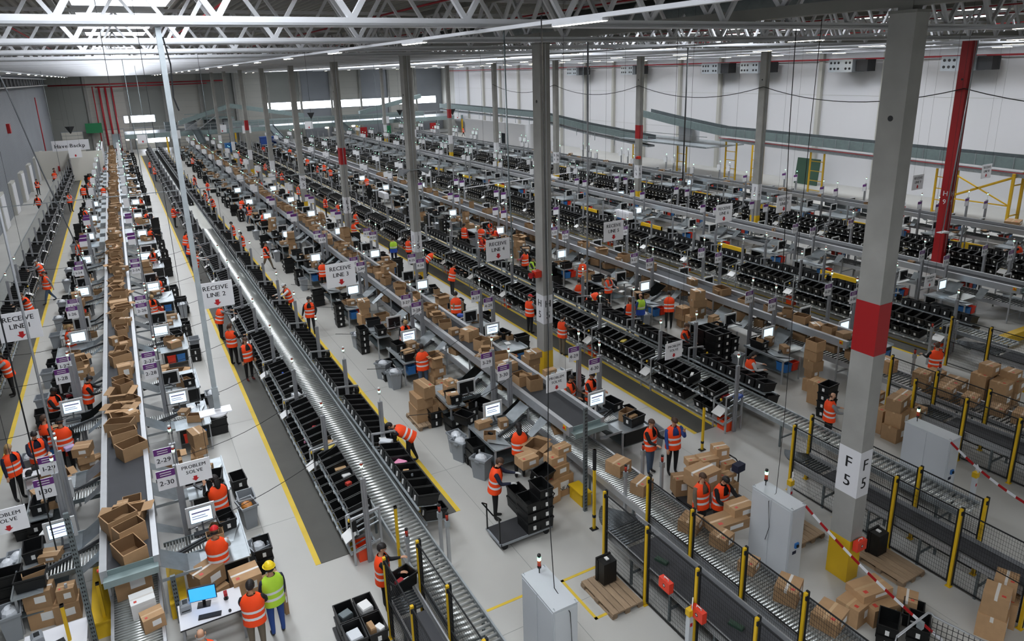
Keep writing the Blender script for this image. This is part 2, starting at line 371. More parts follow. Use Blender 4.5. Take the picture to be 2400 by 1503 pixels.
for row, x in ((5, 0.0), (9, 25.5)):
    for k, c in enumerate(LET):
        y = 13.08*k
        if row == 9 and k == 0: continue
        red = row == 9 and k == 1
        t = thing('red_column' if red else 'concrete_column', ('red painted column marked H 9' if red else 'grey concrete column marked %s %d' % (c, row))+(' with red band' if not red and k in (0, 3, 6) else ''), 'column', (x, y, 0))
        obj('shaft', redshaft if red else shaft, t)
        if not red:
            obj('yellow_base', syel, t); obj('white_band', swh, t)
            if k in (0, 3, 6): obj('red_band', srd, t)
        obj('head_plate', head, t)
        if k < 4: obj('bolt_hole', hole, t); obj('conduit', cable, t) if k else None
        if k < 5:
            lm = 'white_paint' if red else 'print_black'; zz = 4.3 if red else 2.85
            q = text(MB(), c, .38, CWX/2, zz, -.008); text(q, str(row), .38, CWX/2, zz-.45, -.008); obj('lettering', q.mesh('lettering', lm), t)
            q2 = text(MB(), c, .38, 0, zz, 0); text(q2, str(row), .38, 0, zz-.45, 0)
            obj('lettering', q2.mesh('lettering', lm), t, (-.008, CWY/2, 0), (0, 0, -PI/2))
# alarm box on H 5, speakers on J 5
t = thing('alarm_horn', 'red alarm horn fixed to the column marked H 5', 'alarm', (-.14, 13.3, 4.15))
parts(t, [('housing', MB().box(-.13, -.14, -.12, .13, .14, .12).mesh('housing', 'red_plastic')), ('horn', MB().cyl((-.13, 0, 0), (-.3, -.05, -.02), .06, 10, 0, .12).mesh('horn', 'red_paint'))])
t = thing('alarm_horn', 'small red alarm box on the column marked L 9', 'alarm', (25.4, 39.1, 4.0))
parts(t, [('housing', MB().box(-.13, -.14, -.12, .13, .14, .12).mesh('housing', 'red_plastic')), ('horn', MB().cyl((-.13, 0, 0), (-.28, -.05, -.02), .06, 10, 0, .1).mesh('horn', 'red_paint'))])
t = thing('loudspeaker_pair', 'pair of grey horn speakers on the column marked J 5', 'loudspeaker', (.2, 26.1, 6.6))
parts(t, [('bracket', MB().box(-.5, -.03, -.02, .5, .02, .02).mesh('bracket', 'galv')), ('horn', MB().cyl((-.3, 0, 0), (-.75, -.1, -.08), .06, 12, 0, .2).mesh('horn', 'grey_plastic')), ('horn', MB().cyl((.3, 0, 0), (.75, -.1, -.08), .06, 12, 0, .2).mesh('horn', 'grey_plastic')), ('camera_dome', MB().ell((.25, -.18, -.15), (.1, .1, .09)).mesh('camera_dome', 'dark'))])
# cables slung between the columns of row 9
for k in range(1, 6):
    y0, y1 = 13.08*k-13.08, 13.08*k; pts = []
    for i in range(13):
        s = i/12; pts.append((25.35, y0+(y1-y0)*s, 9.9-1.5*4*s*(1-s)*.55))
    if k > 0: pipe('slung_cable', pts, .025, 'rubber', 'black cable sagging between columns of row 9, %s span from near end' % nth(k), 'cable', 5)
# warm air heaters on the right wall
hm = MB().box(-.9, -1.2, -.55, .9, 1.2, .55).mesh('housing', 'cabinet_dark'); nz = MB().cyl((-.92, 0, 0), (-.9, 0, 0), .11, 10).mesh('nozzle', 'black')
for i, y in enumerate((24.6, 34.8, 45.4, 51, 65.5, 78)):
    t = thing('unit_heater', 'grey unit heater with round nozzles high on the right wall, %s from the right' % nth(i+1), 'heater', (45.4, y, 11.0))
    obj('housing', hm, t)
    for a in range(6):
        for c in range(2):
            if a not in (2,): obj('nozzle', nz, t, (0, -.95+a*.38, -.25+c*.5))
    obj('fan_box', MB().box(-.5, -2.4, -.5, .6, -1.3, .5).box(-.2, -1.35, -.2, .2, -1.15, .2).mesh('fan_box', 'dark'), t)
# ================================================================== floor markings
MLO = [-11.2, 0.0, 12.15, 24.0, 35.7]          # offsets of the five roller conveyors
def strip(name, x0, x1, y0, y1, m, z, label, cat):
    return solo(name, MB().box(x0, y0, 0, x1, y1, z).mesh(name, m), label, cat)
for i, o in enumerate(MLO):
    nm = nth(i) if i else 'wall side'
    if i:
        strip('floor_mat', o-10.2, o-9.45, 6.85, 117, 'mat', .012, 'long dark rubber mat left of the %s roller conveyor' % nm, 'mat')
        strip('floor_line', o-10.33, o-10.2, 6.85, 117, 'yellow_line', .006, 'outer yellow line of the mat left of the %s roller conveyor' % nm, 'floor marking')
        strip('floor_line', o-9.45, o-9.32, 6.85, 117, 'yellow_line', .006, 'inner yellow line of the mat left of the %s roller conveyor' % nm, 'floor marking')
    strip('floor_mat', o-7.25, o-6.5, 7.05, 96 if i == 0 else 117, 'mat', .012, 'long dark rubber mat right of the %s roller conveyor' % nm, 'mat')
    strip('floor_line', o-6.5, o-6.37, 7.05, 96 if i == 0 else 117, 'yellow_line', .006, 'outer yellow line of the mat right of the %s roller conveyor' % nm, 'floor marking')
    strip('floor_line', o-7.38, o-7.25, 7.05, 96 if i == 0 else 117, 'yellow_line', .006, 'inner yellow line of the mat right of the %s roller conveyor' % nm, 'floor marking')
def lines(name, segs, label):
    t = thing(name, label, 'floor marking')
    for x0, y0, x1, y1 in segs: obj('stripe', MB().box(min(x0, x1)-.035, min(y0, y1)-.035, 0, max(x0, x1)+.035, max(y0, y1)+.035, .005).mesh('stripe', 'yellow_line'), t)
lines('pallet_bay_marking', [(-5.5, 3.34, -4.55, 3.34), (-5.5, 2.0, -5.5, 3.34), (-5.5, 2.0, -5.1, 2.0)], 'yellow outline around the pallet with the upright black tote')
lines('floor_corner_marking', [(-7.4, 3.4, -6.55, 3.4)], 'short yellow stripe left of the near grey cabinet')

# ================================================================== shared small meshes
def tote_mb():
    g = lambda x, y, z: [(-x, -y, z), (x, -y, z), (x, y, z), (-x, y, z)]
    return MB().loft([g(.27, .175, .0), g(.285, .187, .255), g(.3, .2, .255), g(.3, .2, .3), g(.276, .176, .3), g(.262, .166, .02)])
TOTE = tote_mb(); tote_me = TOTE.mesh('tote', 'black')
tl_mb = MB().box(-.302, -.04, .1, -.275, .035, .2).box(.275, -.03, .07, .3, .02, .2); tlab = MB().box(-.302, -.04, .1, -.275, .035, .2).mesh('label', 'paper'); tlab2 = MB().box(.275, -.03, .07, .3, .02, .2).mesh('label', 'paper')
TOTE_L = MB().add(TOTE, Matrix()).add(tl_mb, Matrix(), 1)
trib = MB().box(-.26, -.008, .21, .26, .008, .245).mesh('rib', 'black')
def ribs(o):
    for s_ in (-1, 1): obj('rib', trib, o, (0, s_*.19, 0))
lid_me = MB().box(-.31, -.21, 0, .31, .21, .03).mesh('lid', 'black')
rtote_me, btote_me = TOTE.mesh('tote', 'red_plastic'), TOTE.mesh('tote', 'blue_plastic')
obin_me = TOTE.mesh('bin', 'orange_bin')
# grey waste bin
g = lambda x, y, z: [(-x, -y, z), (x, -y, z), (x, y, z), (-x, y, z)]
bin_body = MB().loft([g(.2, .14, 0), g(.25, .19, .62), g(.28, .22, .62), g(.28, .22, .68), g(.25, .19, .68), g(.2, .14, .03)]).mesh('body', 'grey_plastic')
bin_hand = MB().box(-.08, -.235, .57, .08, -.215, .62).box(-.08, .215, .57, .08, .235, .62).mesh('handle', 'grey_plastic')
bag_me = MB().ell((0, 0, .6), (.21, .16, .16), 9, 6).mesh('rubbish_bag', 'bag')
# cartons, one metre cubes scaled to size
cart_closed = MB().box(-.5, -.5, 0, .5, .5, 1).mesh('carton', 'carton')
tape_me = MB().box(-.502, -.06, .86, .502, .06, 1.004).mesh('tape', 'tape'); tape_w = MB().box(-.502, -.06, .8, .502, .06, 1.004).mesh('tape', 'tape_white')
lab_me = MB().box(-.1, -.506, .35, .3, -.498, .75).mesh('shipping_label', 'paper'); lab_top = MB().box(-.05, .15, .998, .35, .42, 1.006).mesh('shipping_label', 'paper')
red_me = MB().box(-.36, -.34, .998, -.24, -.18, 1.007).mesh('red_sticker', 'red_sticker'); red_s = MB().box(.2, -.507, .6, .34, -.498, .8).mesh('red_sticker', 'red_sticker')
co = MB(); t_ = .035
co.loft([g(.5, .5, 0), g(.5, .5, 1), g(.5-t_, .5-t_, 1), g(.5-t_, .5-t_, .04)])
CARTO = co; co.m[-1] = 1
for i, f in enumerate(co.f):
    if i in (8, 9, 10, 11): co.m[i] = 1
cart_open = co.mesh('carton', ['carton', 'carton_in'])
flap = MB().box(-.48, 0, 0, .48, .3, .03).mesh('flap', 'carton')
CARTC = MB().box(-.5, -.5, 0, .5, .5, 1).box(-.1, -.506, .35, .3, -.498, .75, 2)
# stack light pieces
sl_rod = MB().cyl((0, 0, -.3), (0, 0, 0), .012, 6).cyl((0, 0, 0), (0, 0, .05), .035, 8).cyl((0, 0, .15), (0, 0, .2), .035, 8).mesh('stack_light', 'lens_white', True)
sl_g = MB().cyl((0, 0, .05), (0, 0, .1), .036, 8).mesh('green_lens', 'lens_green', True); sl_r = MB().cyl((0, 0, .1), (0, 0, .15), .036, 8).mesh('red_lens', 'lens_red', True)
sl_rod2 = MB().cyl((0, 0, -.12), (0, 0, 0), .012, 6).cyl((0, 0, 0), (0, 0, .04), .04, 10).cyl((0, 0, .24), (0, 0, .3), .035, 10).mesh('stack_light', 'black_gloss', True)
sl_g2 = MB().cyl((0, 0, .17), (0, 0, .24), .037, 10).mesh('green_lens', 'lens_green', True); sl_a2 = MB().cyl((0, 0, .1), (0, 0, .17), .037, 10).mesh('amber_lens', 'lens_amber', True); sl_r2 = MB().cyl((0, 0, .04), (0, 0, .1), .037, 10).mesh('red_lens', 'lens_red', True)
def slight(z, x=0, y=0): return ('stack_light', sl_rod, (x, y, z), (0, 0, 0), [('green_lens', sl_g), ('red_lens', sl_r)])
# aluminium profile with slots
def profile_mb(h, a=.09, b_=.05):
    pts = []
    x, y, d, s = a/2, b_/2, .012, .008
    for (px, py) in ((-x, -y), (-s-x/2, -y), (-s-x/2, -y+d), (s-x/2, -y+d), (s-x/2, -y), (x/2-s, -y), (x/2-s, -y+d), (x/2+s, -y+d), (x/2+s, -y), (x, -y), (x, -s), (x-d, -s), (x-d, s), (x, s), (x, y), (x/2+s, y), (x/2+s, y-d), (x/2-s, y-d), (x/2-s, y), (-x, y), (-x, s), (-x+d, s), (-x+d, -s), (-x, -s)):
        pts.append((px, py))
    return MB().loft([[(p[0], p[1], 0) for p in pts], [(p[0], p[1], h) for p in pts]])
prof26 = profile_mb(2.65, .15, .09).mesh('pole', 'profile'); prof23 = profile_mb(2.3, .12, .08).mesh('upright', 'profile')
prof26s = MB().box(-.07, -.045, 0, .07, .045, 2.65).mesh('pole', 'profile'); prof23s = MB().box(-.05, -.03, 0, .05, .03, 2.3).mesh('upright', 'profile')
# collected repeats, split later into the 300 largest and the rest
TOTES, CARTONS = [], []
def at_column(x, y):
    yy = (y+.9) % 13.08
    return yy < 2.3 and (-.6 < x < 1.0 or 24.9 < x < 26.5)
def add_tote(x, y, z, rz, tilt, label, name='tote', mesh=None):
    if at_column(x, y) and x < 1.0: return
    if inframe(x, y, z, 60): TOTES.append(((Vector((x, y, z))-CP).length, x, y, z, rz, tilt, label))
def add_carton(x, y, z, l, w_, h, rz, kind, label):
    if at_column(x, y): return
    if inframe(x, y, z, 60): CARTONS.append(((Vector((x, y, z))-CP).length/(max(l, w_, h)/.45), x, y, z, l, w_, h, rz, kind, label))

# ================================================================== roller conveyors and tote racks
rol_w = .7
rol_me = MB().cyl((0, 0, 0), (rol_w, 0, 0), .038, 10).mesh('roller', 'roller', True)
ZC = .85
BL = 3.675
# rack bay seen as parts; local x from the aisle (0) to the conveyor (.85), y along the bay
def bay_parts(far):
    P = []
    fr = MB()
    for y in (.06, ):
        fr.bar((.1, y, 0), (.1, y, 1.3), .05).bar((.1, y, 1.28), (.78, y, 1.36), .05).bar((.78, y, 0), (.78, y, 1.38), .05).bar((.1, y, .35), (.78, y, .5), .04)
    fr.bar((.1, .6, 0), (.1, .6, 1.05), .04).bar((.1, .6, 1.05), (.7, .6, 1.15), .04)
    up_ = MB(); lo_ = MB()
    for m_, x0, x1, z0, z1 in ((lo_, .02, .62, .36, .5), (up_, .22, .8, .86, 1.0)):
        m_.box(x0-.02, .05, z0-.05, x0+.03, BL, z0).box(x1-.03, .05, z1-.05, x1+.02, BL, z1)
        for k in range(18): y = .12+k*.2; m_.bar((x0, y, z0-.02), (x1, y, z1-.02), .03, .025)
    tg = MB()
    for k in range(7): tg.box(-.012, .78+k*.43, .3, 0, .86+k*.43, .36).box(.19, .78+k*.43, .8, .2, .86+k*.43, .86)
    if far:
        tr_ = MB().face([(-.05, .12, .6), (.25, .12, .78), (.25, .52, .78), (-.05, .52, .6)]).face([(-.05, .52, .595), (.25, .52, .775), (.25, .12, .775), (-.05, .12, .595)])
        a = MB().add(tr_, Matrix(), 1).add(fr, Matrix()).add(lo_, Matrix(), 2).add(up_, Matrix(), 2).add(tg, Matrix(), 1).add(MB().box(.4, 0, 0, .5, .06, 2.3), Matrix())
        return a.mesh('rack_bay', ['profile', 'paper', 'profile_dark'])
    P = [('end_frame', fr.mesh('end_frame', 'alu')), ('lower_shelf', lo_.mesh('lower_shelf', 'galv')), ('upper_shelf', up_.mesh('upper_shelf', 'galv')),
         ('tag_strip', tg.mesh('tag_strip', 'paper')), ('upright', prof23, (.45, .02, 0)), slight(2.55, .45, .02),
         ('scanner_holder', MB().box(-.05, -.1, 0, .06, .1, .28).bar((0, 0, .1), (.25, 0, .2), .04).mesh('scanner_holder', 'black'), (.14, .12, .95)),
         ('knob', MB().ell((0, 0, 0), (.04, .04, .05), 8, 5).mesh('knob', 'yellow_paint'), (.1, .3, 1.1)),
         ('document_tray', MB().loft([[(-.15, 0, 0), (.15, 0, .18), (.15, .4, .18), (-.15, .4, 0)], [(-.15, 0, .012), (.15, 0, .192), (.15, .4, .192), (-.15, .4, .012)]]).mesh('document_tray', 'paper'), (.08, .14, .6))]
    return P
BAYN = bay_parts(False); BAYF = bay_parts(True)
for i, o in enumerate(MLO):
    nm = nth(i) if i else 'wall side'; x0 = o-8.65; ye = 118 if i else 96; ys = -.5 if i in (1, 2) else 5.5
    if i == 3: ys = 4.5
    t = thing('roller_conveyor', 'long grey roller conveyor beside tote racks, the %s one from the left' % nm, 'conveyor', (x0, 0, 0))
    rail = MB().box(-.06, ys, ZC-.1, -.02, ye, ZC+.05).mesh('side_rail', 'galv'); obj('side_rail', rail, t); obj('side_rail', rail, t, (rol_w+.08, 0, 0))
    leg = MB().bar((0, 0, 0), (0, 0, ZC-.05), .05).bar((rol_w, 0, 0), (rol_w, 0, ZC-.05), .05).bar((0, 0, .3), (rol_w, 0, .3), .04).mesh('support_leg', 'galv_dark')
    y = ys+.6
    while y < min(ye, 40):
        if inframe(x0, y, .4, 50): obj('support_leg', leg, t, (0, y, 0))
        y += 2.4
    y = ys; cnt = 0; far = MB()
    while y < ye:
        if i in (1, 2) and cnt < 300:
            if inframe(x0+.3, y, ZC, 40): obj('roller', rol_me, t, (0, y, ZC)); cnt += 1
        else: far.cyl((0, y, ZC), (rol_w, y, ZC), .038, 8, cap=False)
        y += .15
    if not far.f: far.cyl((0, ye, ZC), (rol_w, ye, ZC), .038, 8)
    obj('roller', far.mesh('roller', 'roller', True), t, kind='stuff')
    if i == 1:
        for k in range(80): add_tote(x0+rol_w/2, 58+k*.66, ZC+.05, PI/2, 0, 'black tote riding on the far part of the first roller conveyor, %s in order' % nth(k+1))
    # racks: left side faces -x, right side faces +x
    for side in ('left', 'right'):
        if i == 0 and side == 'left': continue
        cu, cl = 0, 0
        for k in range(30 if i else 24):
            y = 6.3+k*BL
            if side == 'left': bx, by, rz = o-9.58, y, 0
            else: bx, by, rz = o-7.02, y+BL, PI
            cxm = (bx+.4) if side == 'left' else bx-.4
            if not inframe(cxm, y+1.5, .8, 220): continue
            dist = (Vector((cxm, y, .8))-CP).length
            lbl = '%s tote rack bay from the near end, %s of the %s roller conveyor' % (nth(k+1), side, nm)
            if dist < 42:
                r = thing('rack_bay', lbl, 'rack', (bx, by, 0), rz, 'two tier tote racks'); parts(r, BAYN)
            else:
                r = solo('rack_bay', BAYF, lbl, 'rack', (bx, by, 0), (0, 0, rz), 'two tier tote racks')
            sg = 1 if side == 'left' else -1
            for q in range(7):
                yy = y+.82+q*.43 if side == 'left' else y+BL-.82-q*.43
                if R.random() < .985:
                    cu += 1
                    add_tote(bx+sg*.52, yy, .97, rz, -.2, 'black tote, %s from the near end, upper row %s of the %s roller conveyor' % (nth(cu), side, nm))
                if (side == 'left' or i == 0 or k < 2) and R.random() < .9:
                    cl += 1
                    add_tote(bx+sg*.33, yy, .47, rz, -.2, 'black tote, %s from the near end, lower row %s of the %s roller conveyor' % (nth(cl), side, nm))
            if k % 2 == 0 and dist < 60 and side == 'left' or (i == 0 and k % 2):
                bi = solo('red_bin', obin_me, 'orange red bin under %s rack bay, %s of the %s roller conveyor' % (nth(k+1), side, nm), 'bin', (bx+sg*.35, y+.3, 0.0), (0, 0, PI/2), 'red bins under the racks', (.75, .8, 1.2))
# ================================================================== receive belts
BELTS = [(-14.52, -13.62), (-3.0, -2.0), (8.9, 9.9), (20.4, 21.4), (32.0, 33.0)]
LPX = [-15.42, -3.3, 8.6, 20.1, 31.7]; RPX = [-12.92, -.63, 11.95, 23.4, 35.0]
UZ, LZ = 1.58, .85
for i, (x0, x1) in enumerate(BELTS):
    W_ = x1-x0; nm = nth(i+1); y0 = 6.7; yl = (5.0, -2.2, -1.5, 3, 6)[i]
    t = thing('belt_conveyor', 'two level receive conveyor with dark belt on top, %s from the left wall' % nm, 'conveyor', (x0, 0, 0))
    obj('belt', MB().box(.02, y0, UZ-.05, W_-.02, 118, UZ).mesh('belt', 'belt'), t)
    for s_ in (0, W_):
        obj('upper_rail', MB().box(s_-(.12 if s_ == 0 else .02), y0-.05, UZ-.12, s_+(.02 if s_ == 0 else .1), 118, UZ+.16).mesh('upper_rail', 'alu'), t)
        obj('lower_rail', MB().box(s_-.04, yl, LZ-.14, s_+.02, 118, LZ+.04).mesh('lower_rail', 'alu'), t)
    obj('end_plate', MB().box(-.06, y0-.28, UZ-.02, W_+.06, y0, UZ).box(-.06, y0-.3, UZ-.1, W_+.06, y0-.26, UZ+.05).box(-.06, y0-.02, UZ-.12, W_+.06, y0, UZ+.12).mesh('end_plate', 'galv_green'), t)
    sup = MB().bar((-.04, 0, 0), (-.04, 0, UZ-.1), .05).bar((W_+.02, 0, 0), (W_+.02, 0, UZ-.1), .05).bar((-.04, 0, .4), (W_, 0, .4), .04).mesh('support_post', 'alu')
    lg = MB().bar((0, 0, 0), (0, 0, LZ-.1), .05).bar((W_-.02, 0, 0), (W_-.02, 0, LZ-.1), .05).mesh('support_leg', 'galv_dark')
    y = y0+.3
    while y < 75:
        if inframe(x0, y, 1, 50): obj('support_post', sup, t, (0, y, 0))
        y += 2.1 if i < 3 else 4.2
    y = yl+.4
    while y < y0:
        obj('support_leg', lg, t, (0, y, 0)); y += 1.9
    rl = MB().cyl((0, 0, 0), (W_-.04, 0, 0), .024, 8).mesh('roller', 'roller', True)
    y = yl; cnt = 0; far = MB()
    while y < 60:
        if i in (0, 1) and cnt < (30 if i == 0 else 280):
            if inframe(x0+.4, y, LZ, 40): obj('roller', rl, t, (.01, y, LZ)); cnt += 1
        else: far.cyl((.01, y, LZ), (W_-.02, y, LZ), .024, 5, cap=False)
        y += .08 if i < 2 else .13
    far.box(0, 60, LZ-.04, W_, 118, LZ)
    obj('roller', far.mesh('roller', 'dark_roller'), t, kind='stuff')
    obj('emergency_stop', MB().box(-.13, y0+.1, UZ, -.06, y0+.24, UZ+.14).cyl((-.13, y0+.17, UZ+.07), (-.17, y0+.17, UZ+.07), .035, 10, 1).mesh('emergency_stop', ['yellow_paint', 'red_plastic']), t)

# ================================================================== stations
def _pl(qs):
    B = MB()
    for q in qs: B.face(q).face(q[::-1])
    return B
ws_c2 = _pl([[(0, .5, 1.34), (.55, .62, .98), (.55, .9, .98), (0, .9, 1.34)]]).mesh('chute_plate', 'galv')
ws_ch = MB()
for q in ([(0, -.9, 1.34), (.55, -.9, .98), (.55, -.2, .98), (0, -.2, 1.34)], [(.55, -.9, .98), (.8, -.9, .95), (.8, -.2, .95), (.55, -.2, .98)]):
    ws_ch.face(q).face(q[::-1])
ws_ch.box(0, -.92, .95, .8, -.9, 1.02)
ws_ch = ws_ch.mesh('chute_plate', 'galv')
ws_rf = MB().box(.1, -.2, .86, 1.25, -.17, .97).box(.1, .5, .86, 1.25, .53, .97).mesh('roller_frame', 'galv_dark')
ws_r = MB().cyl((0, -.17, 0), (0, .5, 0), .022, 6).mesh('roller', 'roller', True)
ws_rj = MB()
for k in range(17): ws_rj.cyl((.16+k*.065, -.17, .94), (.16+k*.065, .5, .94), .022, 6, cap=False)
ws_bar = MB().bar((.05, -.3, 1.04), (1.35, .35, 1.0), .05, .07).bar((.05, -.36, 1.02), (1.35, .29, .98), .03, .05).mesh('guide_bar', 'profile_dark')
ws_top = MB().box(.8, -.95, .9, 1.8, -.2, .93).box(1.25, -.2, .9, 1.8, .95, .93).box(1.8, -.95, .9, 1.83, .95, .98)
ws_top.face([(1.25, -.2, .935), (1.55, -.2, .935), (1.8, .5, 1.0), (1.25, .95, .935)])
ws_top = ws_top.mesh('table_top', 'galv'); ws_leg = MB().bar((0, 0, 0), (0, 0, .9), .05).mesh('leg', 'alu')
ws_sh = MB().box(.9, -.9, .4, 1.75, .9, .43).mesh('lower_shelf', 'galv_dark')
ws_front = MB().box(.9, -.93, .45, 1.75, -.9, .88).mesh('front_panel', 'black')
WSN = [('chute_plate', ws_ch), ('chute_plate', ws_c2), ('roller_frame', ws_rf)]+[('roller', ws_r, (.16+k*.065, 0, .94)) for k in range(17)]+[('guide_bar', ws_bar), ('table_top', ws_top), ('lower_shelf', ws_sh), ('front_panel', ws_front)]+[('leg', ws_leg, (x, y, 0)) for x in (.85, 1.76) for y in (-.88, .88)]
WSM = [('chute_plate', ws_ch), ('chute_plate', ws_c2), ('roller_bed', MB().add(ws_rj, Matrix()).mesh('roller_bed', 'roller')), ('guide_bar', ws_bar), ('table_top', ws_top), ('lower_shelf', ws_sh), ('front_panel', ws_front)]+[('leg', ws_leg, (x, y, 0)) for x in (.85, 1.76) for y in (-.88, .88)]
WSF = MB().box(.3, -.9, .85, 1.8, .9, .93).box(.9, -.93, .3, 1.75, -.85, .88, 1).box(0, -.9, .93, .5, .9, 1.2)
for x in (.85, 1.76):
    for y in (-.88, .88): WSF.bar((x, y, 0), (x, y, .9), .05)
WSF = WSF.mesh('workstation', ['galv', 'black'])
# monitor
mz = MB()
for a in ((-.32, -.26, .32, -.2), (-.32, .2, .32, .26), (-.32, -.2, -.25, .2), (.25, -.2, .32, .2)): mz.box(a[0], -.02, a[1], a[2], .03, a[3])
mon_bz = mz.mesh('bezel', 'bezel'); mon_pn = MB().box(-.25, -.005, -.2, .25, .05, .2).mesh('back_panel', 'black')
mon_sc = MB().box(-.24, -.012, -.18, .24, -.006, .18).mesh('screen', 'screen'); mon_off = MB().box(-.24, -.012, -.18, .24, -.006, .18).mesh('screen', 'screen_off')
mon_tx = MB().box(-.2, -.014, .06, .2, -.0125, .1).box(-.2, -.014, -.02, .1, -.0125, .0).box(-.2, -.014, -.08, .14, -.0125, -.06).mesh('screen_text', 'lilac')
mon_arm = MB().bar((0, .05, 0), (.05, .3, -.1), .05).bar((.05, .3, -.1), (-.1, .55, -.12), .04).mesh('arm', 'profile_dark')
mon_kb = MB().box(-.22, -.3, -.36, .22, -.14, -.33).bar((0, 0, -.2), (0, -.2, -.36), .04).mesh('keyboard', 'dark')
def monitor(x, y, z, rz, lit, label, near):
    t = thing('monitor', label, 'monitor', (x, y, z), rz, 'station monitors')
    P = [('bezel', mon_bz), ('back_panel', mon_pn), ('screen', mon_sc if lit else mon_off, (0, 0, 0), (0, 0, 0), [('screen_text', mon_tx)] if lit and near else None), ('arm', mon_arm)]
    if near: P.append(('keyboard', mon_kb))
    parts(t, P)
brd = MB().box(-.2, -.02, -.25, .2, .0, .25).mesh('number_board', 'board'); brd_p = MB().box(-.2, -.024, .08, .2, -.021, .25).mesh('header', 'purple')
brd_t = MB().box(-.12, -.027, .18, .12, -.025, .2).box(-.12, -.027, .12, .12, -.025, .14).mesh('header_print', 'paper')
def carton_size(big=1.0):
    return (R.uniform(.3, .62)*big, R.uniform(.28, .48)*big, R.uniform(.2, .42)*big)
PPY = 7.35
def station_pair(bi, side, k):
    line = 2*bi+(1 if side == 'left' else 2); x0, x1 = BELTS[bi]
    yc = (10.35 if side == 'left' else 9.25)+PPY*k; edge = x0-.06 if side == 'left' else x1+.06; sg = -1 if side == 'left' else 1
    px = LPX[bi] if side == 'left' else RPX[bi]
    active = line <= 5; far_n, near_n = 29-2*k, 30-2*k
    dist = (Vector((edge, yc, 1))-CP).length
    wx = lambda d: edge+sg*d
    if not inframe(wx(.8), yc, 1.2, 150): return
    near = dist < 34
    for s_, num in ((1, far_n), (-1, near_n)):
        st = '%d-%02d' % (line, num) if num < 10 else '%d-%d' % (line, num)
        yy = yc+s_*1.55
        if not (bi == 1 and side == 'left' and k == 0 and s_ < 0 and False):
            lbl = 'grey metal work table with chute at station %s' % st
            rz = (0 if side == 'right' else PI)
            if dist < 55: parts(thing('workstation', lbl, 'work table', (edge, yy, 0), rz, 'receive stations'), WSN if dist < 26 else WSM)
            else: solo('workstation', WSF, lbl, 'work table', (edge, yy, 0), (0, 0, rz), 'receive stations')
        # post with board
        py = yc+s_*.58
        t = thing('station_post', 'grey station post carrying number board %s and a stack light' % st, 'post', (px, py, 0), 0, 'station posts')
        obj('pole', prof26 if near else prof26s, t)
        parts(t, [slight(2.95) if dist < 60 else ('stack_light', sl_g, (0, 0, 2.8))])
        n_ = obj('number_board', brd, t, (-.26*sg*0-.24, -.05, 2.36))
        obj('header', brd_p, n_) if dist < 62 else None
        if dist < 45:
            obj('header_print', brd_t, n_)
            q = MB(); text(q, st, .17, 0, -.13, -.025); obj('lettering', q.mesh('lettering', 'print_black'), n_)
        # monitors
        if dist < 75:
            monitor(wx(1.0)+R.uniform(-.1, .1), yc+s_*.95, 1.38, 0 if s_ < 0 else PI, active or R.random() < .1, ('white framed monitor showing its lit screen at station %s' if s_ < 0 and active else 'white framed monitor seen from behind at station %s' if s_ > 0 else 'white framed monitor with dark screen at station %s') % st, dist < 30)
        # clutter
        if active and dist < 135:
            dense = 1 if dist < 60 else .85
            hh = R.choice((1, 2, 3, 3, 4, 4)) if R.random() < dense else 0
            xx, y2, ry = wx(2.05+R.uniform(-.1, .1)), yy+R.uniform(-.5, .5), PI/2*R.choice((0, 1, 2, 3))+R.uniform(-.08, .08)
            for h in range(hh): add_tote(xx, y2, .02+h*.27, ry, 0, 'black tote, %s from the bottom of the floor stack at station %s' % (nth(h+1), st))
            if R.random() < .6*dense:
                y3 = y2+R.choice((-.5, .5)); h2 = R.choice((1, 2, 3))
                for h in range(h2): add_tote(xx+R.uniform(-.05, .05), y3, .02+h*.27, ry, 0, 'black tote, %s from the bottom of the second stack at station %s' % (nth(h+1), st))
            if R.random() < .7*dense: add_tote(wx(1.5), yy-s_*.5, .95, R.uniform(-.2, .2)+PI/2, 0, 'black tote standing on the work table of station %s' % st)
            if R.random() < .4*dense: add_tote(wx(1.45), yy+s_*.65, .95, R.uniform(-.2, .2), 0, 'black tote at the outer end of the work table of station %s' % st)
            nb = R.choice((2, 3, 4, 5)) if dist < 60 else 2
            hand = k == 0 and s_ < 0 and bi < 2
            if hand: nb = 0
            cx_, cy_ = wx(.75+R.uniform(-.2, .6)), yc+s_*3.2
            zt = 0; cn = 0
            for h in range(nb):
                l, w_, hh_ = carton_size(1.1)
                cn += 1; kd = R.choice(('closed', 'closed', 'open', 'flaps')) if h == nb-1 else 'closed'
                add_carton(cx_+R.uniform(-.08, .08), cy_+R.uniform(-.08, .08), zt, l, w_, hh_, R.uniform(-.3, .3)+PI/2*R.choice((0, 1)), kd, '%s brown carton, %s from the bottom of the floor pile at station %s' % ('open' if kd != 'closed' else 'closed', nth(cn), st))
                zt += hh_
            for h in range(R.choice((1, 2, 3)) if dist < 90 else 1):
                l, w_, hh_ = carton_size(.8); kd = R.choice(('closed', 'open', 'closed'))
                add_carton(wx(R.uniform(.9, 1.6)), yy+R.uniform(-.6, .6), .94, l, w_, hh_, R.uniform(-.5, .5), kd, '%s brown carton on work table of station %s, %s' % (kd, st, ('nearest the worker', 'in the middle', 'at the back')[h]))
